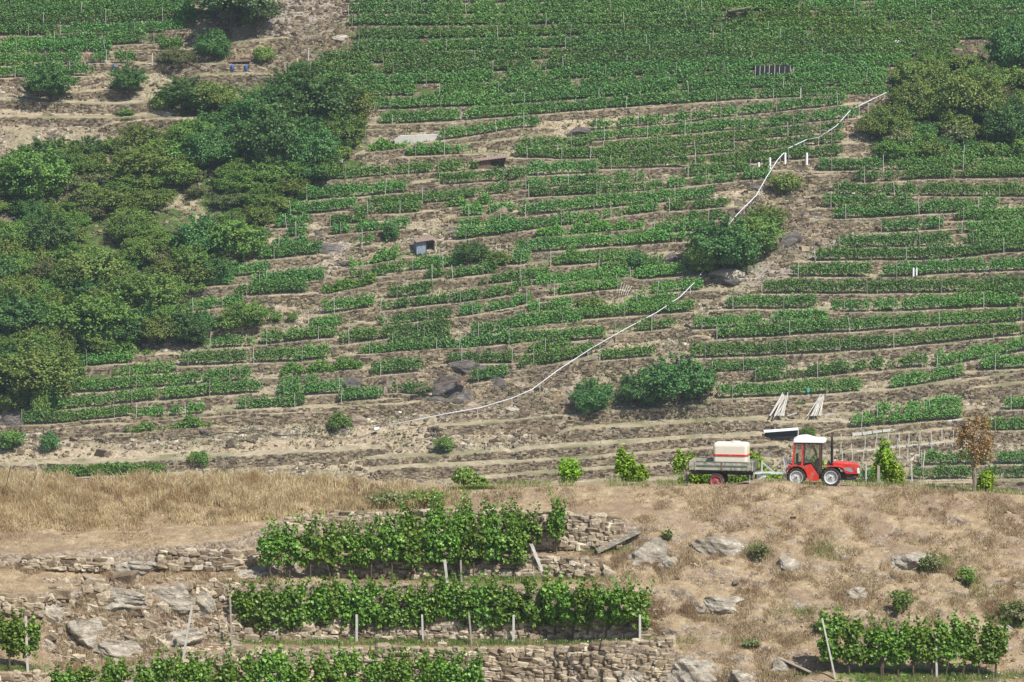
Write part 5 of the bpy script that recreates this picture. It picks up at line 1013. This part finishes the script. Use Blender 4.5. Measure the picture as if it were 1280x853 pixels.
npost((228,828), (241,756), .09, 'leaning metal pole on the rocky left slope'); npost((35,841), (33,770), .10, 'pale post between the pair of vines at the left edge'); npost((290,806), (288,745), .07, 'thin post at the left end of the long middle row', mat='post_dark'); npost((420,850), (421,815), .14, 'concrete post top in the lowest row')
for (a, b, c_, lb) in (((3,628),(14,582),.035,'thin bare leaning stick in the tall grass at the left edge'),((33,618),(46,592),.03,'second thin stick in the tall grass at the left edge'),((292,618),(293,578),.025,'thin upright stick in the tall grass left of centre'),((198,640),(197,610),.025,'thin dry stalk in the tall grass')): npost(a, b, c_, lb, 0, 'bark')
P1, P2 = fg(972, 824), fg(1013, 842); o = MB().bar(P1+[0,-.15,.1], P2+[0,-.15,.08], .3, .05).build('weathered_board', M['post_dark'], org=tuple(P1)); tag(o, 'weathered grey board lying aslant on the slope at the bottom right', 'board')
# trellis wires of the near rows
def wires(a, b, vb, zs, lb):
    P, Q = fg(a, vb)+[0,.1,0], fg(b, vb)+[0,.1,0]; e = empty('trellis_wires', tuple((P+Q)/2), label=lb, cat='wires'); og = np.array(e.location)
    for z in zs: T = MB(); n = 9; T.tube([P*(1-t)+Q*t+[0, 0, z-.03*4*t*(1-t)]-og for t in np.linspace(0, 1, n)], .004, 5); T.build('wire', M['wire'], e)
#wires(288, 802, 801, (.95, 1.5), 'thin trellis wires of the long middle vine row'); wires(1034, 1272, 847, (.9, 1.5), 'thin trellis wires of the right-hand vine row')
# bushes on the knoll (each with its own size of leaves)
def near_bush(P, W_, H_, n, size, mat, seed, name, label, cat='bush', z0=.0, nl=9, lob=.45, trunk=None):
    V, F, Rn = crown_arrays(W_/2, W_/2*.9, z0, H_, nl, n, size, seed, lob); e = empty(name, tuple(P), label=label, cat=cat); mk('crown' if trunk else 'leaves', V, F, M[mat], e, Rn)
    (trunk or trunk_mb(max(.15, z0), .03, W_/2, H_*.8, 4, seed)).build('trunk' if trunk else 'stems', M['bark_pale' if trunk else 'bark'], e); return e
for i, (u, v, w_, h_, m_, lb) in enumerate([(1130,768,38,34,'tree_b','round green bush just above the right-hand vines'),(1208,734,26,28,'tree_b','smaller round green bush near the right photo edge'),(1165,714,34,20,'scrub','dry olive scrub right of the grey boulder'),(1270,778,40,26,'scrub','olive scrub cut by the right photo edge'),
   (485,630,50,14,'scrub','low olive bush on the crest, left half, above the upper wall'),(530,629,56,14,'tree_c','low olive bush on the crest, right half, above the upper wall'),(948,700,26,18,'scrub','green weeds right of the large boulder below the trailer'),(322,840,20,14,'scrub','tiny scrub at the bottom by the rough stone steps'),
   (805,792,12,34,'vine','thin green shoot at the right end of the long middle row'),(1034,812,14,26,'lime','fresh shoots at the foot of the leaning metal post'),(940,810,20,12,'scrub','dark weed clump above the dark boulder at the bottom'),(1030,790,36,12,'scrub','green weeds left of the right-hand vines'),(835,676,12,16,'scrub','weeds on top of the lichen-covered outcrop')]):
    P = fg(u, v); s = P[1]/FPX; near_bush(P, w_*s, h_*s, 900 if w_ > 30 else 500, .10, m_, 600+i, 'bush', lb)

# ------------------------------------------------------------------ plants just behind the crest
def behind(u, v, dy): # point YC+dy behind the crest whose foot appears at photo row v
    y = YC+dy; a, r = ratios(u, v); return np.array([a*y, y, r*y])
for i, (u, vt, vb, w_, lb) in enumerate([(712,574,612,30,'bright yellow-green vine bush left of the two on the crest'),(780,566,612,22,'taller bright yellow-green vine on the crest, second from left'),(795,580,612,28,'lower bright shoots beside the taller yellow-green vine'),(857,564,612,32,'bright yellow-green vine left behind the trailer'),
   (885,590,612,34,'bright leaves seen under the trailer bed behind its wheel'),(943,562,612,26,'bright yellow-green vine behind the front end of the trailer'),(962,588,612,34,'bright leaves behind the drawbar'),(1022,572,610,22,'bright leaves seen between tractor cab and exhaust'),(1107,556,614,26,'bright yellow-green vine right of the tractor hood, dark stem'),
   (1118,578,614,24,'lower leaves right of the bright vine near the hood'),(1232,590,620,20,'fresh green shoots at the foot of the rust-brown tree'),(580,584,612,26,'yellow-green weeds in the dry grass left of the crest vines'),(600,598,612,16,'small yellow-green tuft on the crest'),(925,594,612,30,'dark green leaves under the trailer front')]):
    P = behind(u, vb, 7.2 if u < 1200 and u > 620 else 3.5); s = P[1]/FPX; near_bush(P, w_*s*1.12, (vb-vt)*s*1.08, 1500, .12, {11: 'tree_c', 12: 'tree_c', 13: 'vine'}.get(i, 'lime'), 650+i, 'young_vine', lb, 'grapevine', nl=12, lob=.4)
P = behind(1218, 621, 3.4); s = P[1]/FPX; T = MB(); T.tube([(0,0,-.3),(.02,0,.6),(-.03,0,1.3),(0,0,2.2),(0,0,3.2)], [.13,.11,.09,.06,.02], 8)
for k in range(9): a = k*2.4; z = .95+.17*k; T.tube([(0,0,z),(cos(a)*.3,sin(a)*.3,z+.5),(cos(a)*.6,sin(a)*.55,z+1.05)], [.035,.024,.01], 5)
near_bush(P, 50*s, 114*s, 3000, .08, 'rust', 700, 'dying_tree', 'slender dying tree with rust-brown leaves on the crest at the right', 'tree', z0=.75, nl=34, lob=.26, trunk=T)
for i, (u, vt, vb) in enumerate([(857,590,612),(1098,582,612)]):
    P = behind(u, vb, 5.2); o = MB().bar((0,0,-.3),(.1 if i == 0 else 0,0,(vb-vt)/27.),.12,.12).build('short_post', M['post_dark']); o.location = tuple(P); tag(o, ['short grey prop post under the rear end of the trailer','short dark post in front of the bright vine near the hood'][i], 'post')
for e in HIDE2:
    for c in list(e.children): bpy.data.objects.remove(c)
    bpy.data.objects.remove(e)
# ------------------------------------------------------------------ tractor and trailer on the crest track
M['red'] = mat_plain('red_paint', (.55,.03,.022), .42, vs=4, var=.18, dirt=(.42,.14,.10), spec=.45, coat=.15)
M['red_dull'] = mat_plain('dull_red_rim', (.42,.10,.10), .6, vs=6, var=.2, dirt=(.3,.17,.13))
M['tyre'] = mat_plain('tyre', (.035,.034,.033), .85, vs=7, var=.3, dirt=(.16,.13,.10))
M['rim'] = mat_plain('rim_silver', (.62,.63,.64), .4, .2, vs=6, var=.12, dirt=(.42,.38,.33))
M['iron'] = mat_plain('dark_iron', (.045,.043,.042), .6, vs=6, var=.3, dirt=(.14,.11,.08))
M['steel'] = mat_plain('galvanised', (.62,.65,.68), .45, .3, vs=6, var=.15)
M['tank'] = mat_plain('tank_cream', (.70,.65,.54), .5, vs=1.5, var=.06)
M['board_grey'] = mat_plain('sideboard_worn', (.42,.39,.32), .8, vs=5, var=.35, dirt=(.08,.12,.09))
M['board_green'] = mat_plain('sideboard_green', (.07,.13,.10), .7, vs=7, var=.3, dirt=(.25,.17,.12))
M['seat'] = mat_plain('seat_black', (.02,.02,.025), .6)
M['smoke'] = mat_plain('headlamp_grey', (.28,.28,.31), .25, vs=10, var=.1)
M['lens'] = mat_plain('lamp_lens', (.72,.74,.72), .15, vs=30, var=.12)
def glass():
    m, n, l, p, o = newmat('cab_glass'); t = n.new('ShaderNodeBsdfTransparent'); t.inputs[0].default_value = (.86,.90,.88,1); g_ = n.new('ShaderNodeBsdfGlossy'); g_.inputs['Roughness'].default_value = .04
    fr = n.new('ShaderNodeFresnel'); fr.inputs[0].default_value = 1.5; mx = n.new('ShaderNodeMixShader'); l.new(mathn(n, l, 'ADD', fr.outputs[0], .04), mx.inputs[0]); l.new(t.outputs[0], mx.inputs[1]); l.new(g_.outputs[0], mx.inputs[2]); l.new(mx.outputs[0], o.inputs[0]); return m
M['glass'] = glass()
def loft(rings, n=6):
    """rings: (z, x0, x1, y0, y1, r) rounded rectangles"""
    T = MB(); V = []; k = 4*(n+1)
    for z, x0, x1, y0, y1, r in rings:
        for q, (cx, cy) in enumerate(((x1-r,y1-r),(x0+r,y1-r),(x0+r,y0+r),(x1-r,y0+r))):
            for j in range(n+1): a = pi/2*(q+j/n); V.append((cx+r*cos(a), cy+r*sin(a), z))
    F = [(i*k+j, i*k+(j+1)%k, (i+1)*k+(j+1)%k, (i+1)*k+j) for i in range(len(rings)-1) for j in range(k)]+[tuple(reversed(range(k))), tuple(range((len(rings)-1)*k, len(rings)*k))]
    return T.add(V, F)
def wheel(parent, x, y, r, w_, side, rimmat, lug=True, big=1.):
    """side -1: outer face towards -y"""
    h = w_/2; W_ = MB().lathe([(.66*r,-h*.9),(.72*r,-h),(.90*r,-h*1.0),(.96*r,-h*.8),(.975*r,0),(.96*r,h*.8),(.90*r,h),(.72*r,h),(.66*r,h*.9),(.66*r,-h*.9)], 36)
    if lug:
        for k in range(18):
            for s in (-1, 1):
                a = 2*pi*(k+(.25 if s > 0 else -.25))/18; b = a+.20; c1 = (cos(a)*r*.965, s*h*1.0, sin(a)*r*.965); c2 = (cos(b)*r*.975, s*h*.05, sin(b)*r*.975); W_.bar(c1, c2, .045*r/.45, .05)
                W_.bar((cos(a)*r*.88, s*h*1.02, sin(a)*r*.88), (cos(a)*r*.985, s*h*.97, sin(a)*r*.985), .05, .03)
    ty = W_.build('wheel', M['tyre'], parent); ty.location = (x, y, r)
    s = side; R_ = MB().lathe([(.68*r, s*h*.95),(.70*r, s*h*1.0),(.64*r, s*h*1.0),(.60*r, s*h*.7),(.56*r, s*h*.2),(.40*r, s*h*.12)], 32); R_.lathe([(.48*r, s*h*.2),(.46*r, s*h*.42),(.22*r, s*h*.5),(.18*r, s*h*.75),(0, s*h*.78)], 24)
    R_.lathe([(.42*r, -s*h*.9),(.66*r, -s*h*.9)], 24)
    R_.build('rim', M[rimmat], ty, smooth=False)
    N_ = MB()
    for k in range(5): a = 2*pi*k/5; N_.lathe([(.035*r*1.2, s*h*.46), (.03*r, s*h*.62), (0, s*h*.62)], 6, c=(cos(a)*.32*r, 0, sin(a)*.32*r))
    N_.lathe([(.10*r, s*h*.7), (.09*r, s*h*.95), (0, s*h*.95)], 12); N_.build('hub', M['iron'], ty); return ty
yt = YC+3.5; a_, r_ = ratios(995.8, 606.8)
tr = empty('tractor', (a_*yt, yt, r_*yt), radians(-5), label='small red tractor with a white-roofed glass cab standing on the crest track', cat='tractor')
RW_, FW_ = .44, .45
for s, yy in ((-1, -.50), (1, .50)): wheel(tr, 0, yy, RW_, .27, s, 'rim'); wheel(tr, 1.60, yy, FW_, .27, s, 'rim')
# chassis, engine, axles
T = MB().box(-.25, 2.35, -.16, .16, .36, .62); T.box(2.0, 2.62, -.24, .24, .28, .62); T.prism([(2.3,.28),(2.78,.33),(2.82,.55),(2.3,.55)], -.30, .30, .03); T.tube([(0,-.5,.44),(0,.5,.44)], .09); T.tube([(1.6,-.5,.45),(1.6,.5,.45)], .09); T.box(.55,1.1,-.42,.42,.34,.5); T.box(2.62,2.86,-.33,.33,.40,.54); T.build('chassis', M['iron'], tr)
T = MB().prism([(1.66,1.10),(1.80,1.13),(2.35,1.11),(2.74,1.06),(2.86,1.02),(2.90,.80),(2.93,.58),(2.30,.57),(2.02,.86),(1.66,.94)], -.39, .39, .05); T.build('hood', M['red'], tr)
for s in (-1, 1):
    T = MB().prism([(2.10,.90),(2.52,.89),(2.64,.69),(2.52,.68),(2.27,.76)], min(s*.375, s*.398), max(s*.375, s*.398)); T.build('side_grille', M['smoke'], tr)
    T = MB().prism([(2.80,.86),(2.905,.88),(2.945,.62),(2.82,.62)], min(s*.18, s*.40), max(s*.18, s*.40), .015); T.build('headlight', M['lens'], tr)
MB().prism([(2.86,.94),(2.91,.92),(2.95,.62),(2.87,.62)], -.17, .17, .01).build('front_grille', M['iron'], tr)
# fenders
def fender(x, s, r0, a0, a1, y0, y1, flat=None):
    T = MB(); n = 16; V = []
    for k in range(n+1):
        a = a0+(a1-a0)*k/n
        for rr, yy in ((r0,y0),(r0,y1),(r0+.035,y1),(r0+.035,y0)): V.append((x+rr*cos(a), s*yy, .46+rr*sin(a)))
    F = [(i*4+j, i*4+(j+1)%4, i*4+4+(j+1)%4, i*4+4+j) for i in range(n) for j in range(4)]+[(3,2,1,0), (n*4, n*4+1, n*4+2, n*4+3)]; T.add(V, F); return T
for s in (-1, 1):
    T = fender(0, s, .50, radians(158), radians(-22), .26, .66); T.prism([(-.40,.985),(.32,.985),(.30,.95),(-.40,.95)], min(s*.26, s*.66), max(s*.26, s*.66)); T.build('rear_fender', M['red'], tr)
    MB().prism([(1.30,.93),(1.50,.985),(2.05,.985),(2.22,.90),(2.16,.88),(2.03,.95),(1.50,.95),(1.32,.90)], min(s*.34, s*.64), max(s*.34, s*.64)).build('front_fender', M['red'], tr)
    # red step panel under the door
    MB().prism([(.36,.94),(.44,1.0),(.68,1.06),(1.04,.50),(1.05,.28),(.58,.27),(.52,.52),(.44,.78)], min(s*.50, s*.56), max(s*.50, s*.56), .01).build('step_panel', M['red'], tr)
# cab
cy = .50
for s in (-1, 1):
    y0, y1 = sorted((s*cy, s*(cy-.05)))
    MB().prism([(-.20,1.0),(-.13,2.06),(-.05,2.06),(-.12,1.0)], y0, y1).build('rear_pillar', M['red'], tr)
    MB().prism([(.22,.98),(.24,2.06),(.32,2.06),(.31,.98)], y0, y1).build('middle_pillar', M['red'], tr)
    d = MB(); f0, f1 = sorted((s*(cy+.004), s*(cy-.035)))
    d.prism([(.325,1.02),(.33,2.04),(.385,2.04),(.375,1.02)], f0, f1); d.prism([(.385,2.04),(1.12,2.04),(1.12,1.99),(.385,1.99)], f0, f1); d.prism([(1.125,.52),(1.13,2.04),(1.17,2.04),(1.19,.52)], f0, f1)
    d.tube([(.70,s*(cy-.02),1.10),(.40,s*(cy-.02),1.08)], .02); d.tube([(.70,s*(cy-.02),1.10),(1.08,s*(cy-.02),.52)], .022)
    door = d.build('door', M['iron'], tr); MB().bar((.44,s*(cy+.02),1.18),(.44,s*(cy+.05),1.32),.03,.03).build('handle', M['black'], door)
    MB().prism([(.385,1.09),(.385,1.985),(1.12,1.985),(1.12,.56),(1.06,.56),(.70,1.11)], s*cy-.012, s*cy-.006).build('window', M['glass'], door)
    MB().prism([(-.12,1.0),(-.05,2.04),(.235,2.04),(.222,1.0)], s*cy-s*.02-.003, s*cy-s*.02+.003).build('side_window', M['glass'], tr)
    MB().prism([(1.04,.86),(1.06,2.05),(1.125,2.05),(1.12,.86)], y0, y1).build('front_pillar', M['red'], tr)
    T = MB(); T.tube([(.52,s*.44,2.0),(.66,s*.44,1.93),(.78,s*.44,1.78),(.86,s*.44,1.60),(.93,s*.44,1.38)], .028, 7); T.build('curved_bar', M['red'], tr)
MB().box(1.125,1.135,-.44,.44,1.05,2.02).build('windscreen', M['glass'], tr); MB().box(-.10,-.094,-.43,.43,1.1,2.0).build('rear_window', M['glass'], tr)
T = MB().prism([(-.17,2.06),(-.14,2.17),(.02,2.27),(.25,2.32),(.48,2.33),(.66,2.28),(.85,2.23),(1.30,2.20),(1.37,2.16),(1.36,2.08),(1.28,2.05)], -.56, .56, .05); T.build('roof', M['white'], tr)
T = MB().prism([(-.12,1.99),(-.12,2.055),(1.17,2.055),(1.17,1.99)], -.49, -.46); T.prism([(-.12,1.99),(-.12,2.055),(1.17,2.055),(1.17,1.99)], .46, .49); T.build('cab_frame', M['iron'], tr)
for s in (-1, 1): rw = MB().rbox(1.26, 1.36, s*.38-.07, s*.38+.07, 2.09, 2.18, .03, 16, 8).build('work_lamp', M['lens'], tr)
# inside: seat, dashboard, steering wheel
T = MB().rbox(.02,.42,-.22,.22,.95,1.10,.05,16,8); T.rbox(-.04,.08,-.22,.22,1.0,1.50,.05,16,8); T.build('seat', M['seat'], tr)
T = MB().prism([(.85,.62),(.82,1.12),(.92,1.27),(1.10,1.22),(1.12,.62)], -.2, .2, .03); T.build('dashboard', M['iron'], tr)
T = MB(); n = 20; c0 = np.array([.74,0,1.33]); e1 = np.array([.42,0,.9])*.0; ax1 = np.array([.45,0,.89])*.19*np.array([1,1,1]); ax1 = np.array([.13,0,.14]); ax2 = np.array([0,.19,0]); T.tube([c0+ax1*cos(2*pi*k/n)+ax2*sin(2*pi*k/n) for k in range(n+1)], .016, 6); T.tube([c0,(.86,0,1.2)], .02, 6); T.tube([c0-ax2, c0+ax2], .012, 6); T.build('steering_wheel', M['black'], tr)
T = MB().tube([(1.64,-.30,1.0),(1.64,-.30,2.24),(1.63,-.30,2.33)], [.05,.048,.044], 12); T.tube([(1.64,-.30,1.15),(1.64,-.30,1.9)], .062, 12); T.build('exhaust', M['black'], tr)
T = MB().box(1.40,1.62,-.28,.12,.92,1.08); T.tube([(1.5,-.2,1.08),(1.5,-.2,1.16)], .05); T.build('air_filter', M['iron'], tr)
for s in (-1, 1): MB().bar((1.16,s*.50,1.75),(1.22,s*.66,1.75),.02,.02).build('mirror_arm', M['black'], tr)
T = MB(); T.bar((-.42,-.28,.35),(-.62,-.28,1.32),.05,.05); T.bar((-.42,.28,.35),(-.62,.28,1.32),.05,.05); T.bar((-.62,-.30,.42),(-.1,-.2,.50),.05,.05); T.bar((-.62,.30,.42),(-.1,.2,.50),.05,.05); T.bar((-.18,0,.95),(-.55,0,1.25),.04,.04); T.bar((-.5,-.2,.9),(-.3,-.2,1.2),.05,.05); T.bar((-.64,-.12,.48),(-.45,-.12,1.38),.05,.05); T.bar((-.3,0,.5),(-.62,0,.52),.08,.06); T.build('rear_linkage', M['steel'], tr)
T = MB().box(-.34,-.2,-.5,-.38,.86,.95); T.build('tail_lamp', M['red_dull'], tr)

# trailer
a_, r_ = ratios(894.8, 611.9); yr = YC+3.0
tl = empty('trailer', (a_*yr, yr, r_*yr), radians(-11), label='old two-wheeled flat trailer with worn grey-green side boards behind the tractor', cat='trailer')
for y, s in ((.10, -1), (1.38, 1)): wheel(tl, 0, y, .38, .19, s, 'red_dull', lug=False)
T = MB().box(-1.22, 1.72, .06, 1.44, .80, .90); T.box(-1.2, 1.7, .30, .38, .66, .80); T.box(-1.2, 1.7, 1.12, 1.2, .66, .80); T.tube([(0,.1,.38),(0,1.38,.38)], .05); T.box(-.25,.25,.32,.36,.40,.70); T.box(-.25,.25,1.14,1.18,.40,.70); T.build('chassis', M['iron'], tl)
for y0, nm in ((0, 'side_board'), (1.46, 'side_board')):
    b = MB(); b.box(-1.26,1.75,y0,y0+.03,.90,1.03); b.box(-1.26,1.75,y0+.003,y0+.03,1.035,1.13); b.box(-1.26,1.75,y0,y0+.03,1.135,1.28); sb = b.build(nm, M['board_grey'], tl)
    g_ = MB(); s = -1 if y0 == 0 else 1; f = y0 if s < 0 else y0+.03
    for z0, z1 in ((1.045,1.12),(1.27,1.30),(.885,.905)): g_.box(-.98,1.50,min(f,f+s*.012),max(f,f+s*.012),z0,z1)
    g_.build('green_stripe', M['board_green'], sb)
    for x in (-1.26, -1.0, .25, 1.48, 1.68): MB().box(x, x+.06, min(f,f+s*.03), max(f,f+s*.03), .88, 1.30).build('stanchion', M['rusty'] if x == .25 else M['board_grey'], sb)
for x, nm in ((-1.27, 'tail_board'), (1.75, 'head_board')):
    b = MB(); b.box(x,x+.03,.02,1.47,.88,1.04); b.box(x,x+.03,.02,1.47,1.05,1.17); b.box(x,x+.03,.02,1.47,1.18,1.30); bb = b.build(nm, M['board_grey'] if nm == 'tail_board' else M['board_green'], tl)
    for y in (.1, .72, 1.35): MB().box(x+.03 if x > 0 else x-.02, x+.055 if x > 0 else x, y, y+.06, .80, 1.30).build('stanchion', M['rusty'], bb)
T = MB(); T.bar((1.6,.35,.74),(2.9,.74,.74),.07,.08); T.bar((1.6,1.15,.74),(2.9,.78,.74),.07,.08); T.bar((2.8,.76,.74),(3.12,.76,.72),.08,.08); T.bar((2.08,.55,.78),(2.08,.55,1.28),.06,.06); T.bar((2.10,.55,1.24),(2.62,.68,.80),.05,.05); T.bar((1.78,.2,.78),(2.6,.66,.78),.06,.06); T.build('drawbar', M['steel'], tl)
jw = MB().lathe([(.05,-.05),(.13,-.05),(.14,0),(.13,.05),(.05,.05)], 18); jo = jw.build('jockey_wheel', M['steel'], tl); jo.location = (1.98,.5,.58); MB().bar((0,0,0),(.30,.02,.02),.10,.10).build('jockey_arm', M['steel'], jo)
MB().bar((1.55,.3,0.05),(1.55,.3,.68),.05,.05).build('prop_stand', M['steel'], tl)
tk = empty('water_tank', tuple(np.array(tl.location)+np.array([cos(radians(-11))*.62-sin(radians(-11))*.74, sin(radians(-11))*.62+cos(radians(-11))*.74, .905])), radians(-11), label='cream plastic tank with a red band sitting on the trailer', cat='tank')
loft([(0,-.76,.76,-.48,.48,.10),(.05,-.80,.80,-.52,.52,.13),(.62,-.80,.80,-.52,.52,.13),(.66,-.78,.78,-.5,.5,.12),(.72,-.79,.79,-.51,.51,.13),(1.08,-.80,.80,-.52,.52,.14),(1.17,-.78,.78,-.50,.50,.14),(1.22,-.72,.72,-.44,.44,.13),(1.235,-.60,.60,-.32,.32,.1)]).build('tank_body', M['tank'], tk, smooth=False)
loft([(.63,-.80,.80,-.52,.52,.13),(.635,-.825,.825,-.545,.545,.15),(.715,-.825,.825,-.545,.545,.15),(.72,-.80,.80,-.52,.52,.13)]).build('red_band', M['red'], tk)
V = MB(); n = 20; prof = [(0,1.23),(.22,1.23),(.22,1.27),(.20,1.29),(0,1.295)]; vv_ = []
for r0, z in prof: vv_ += [(.22+r0*cos(2*pi*k/n), r0*sin(2*pi*k/n), z) for k in range(n)]
V.add(vv_, [(i*n+k, i*n+(k+1)%n, (i+1)*n+(k+1)%n, (i+1)*n+k) for i in range(len(prof)-1) for k in range(n)]); V.build('lid', M['tank'], tk)

# ------------------------------------------------------------------ summer haze
def haze():
    m = bpy.data.materials.new('haze'); m.use_nodes = True; n = m.node_tree.nodes; l = m.node_tree.links; n.clear(); o = n.new('ShaderNodeOutputMaterial'); v = n.new('ShaderNodeVolumePrincipled')
    v.inputs['Density'].default_value = HAZE; v.inputs['Color'].default_value = (.72,.86,1,1); v.inputs['Anisotropy'].default_value = .2; l.new(v.outputs[0], o.inputs['Volume'])
    T = MB().box(-4200,4200,-4200,4200,-82,75); ob = T.build('haze', m); tag(ob, 'thin bluish summer haze over the valley', 'haze', kind='stuff')
HAZE = .00011
haze()
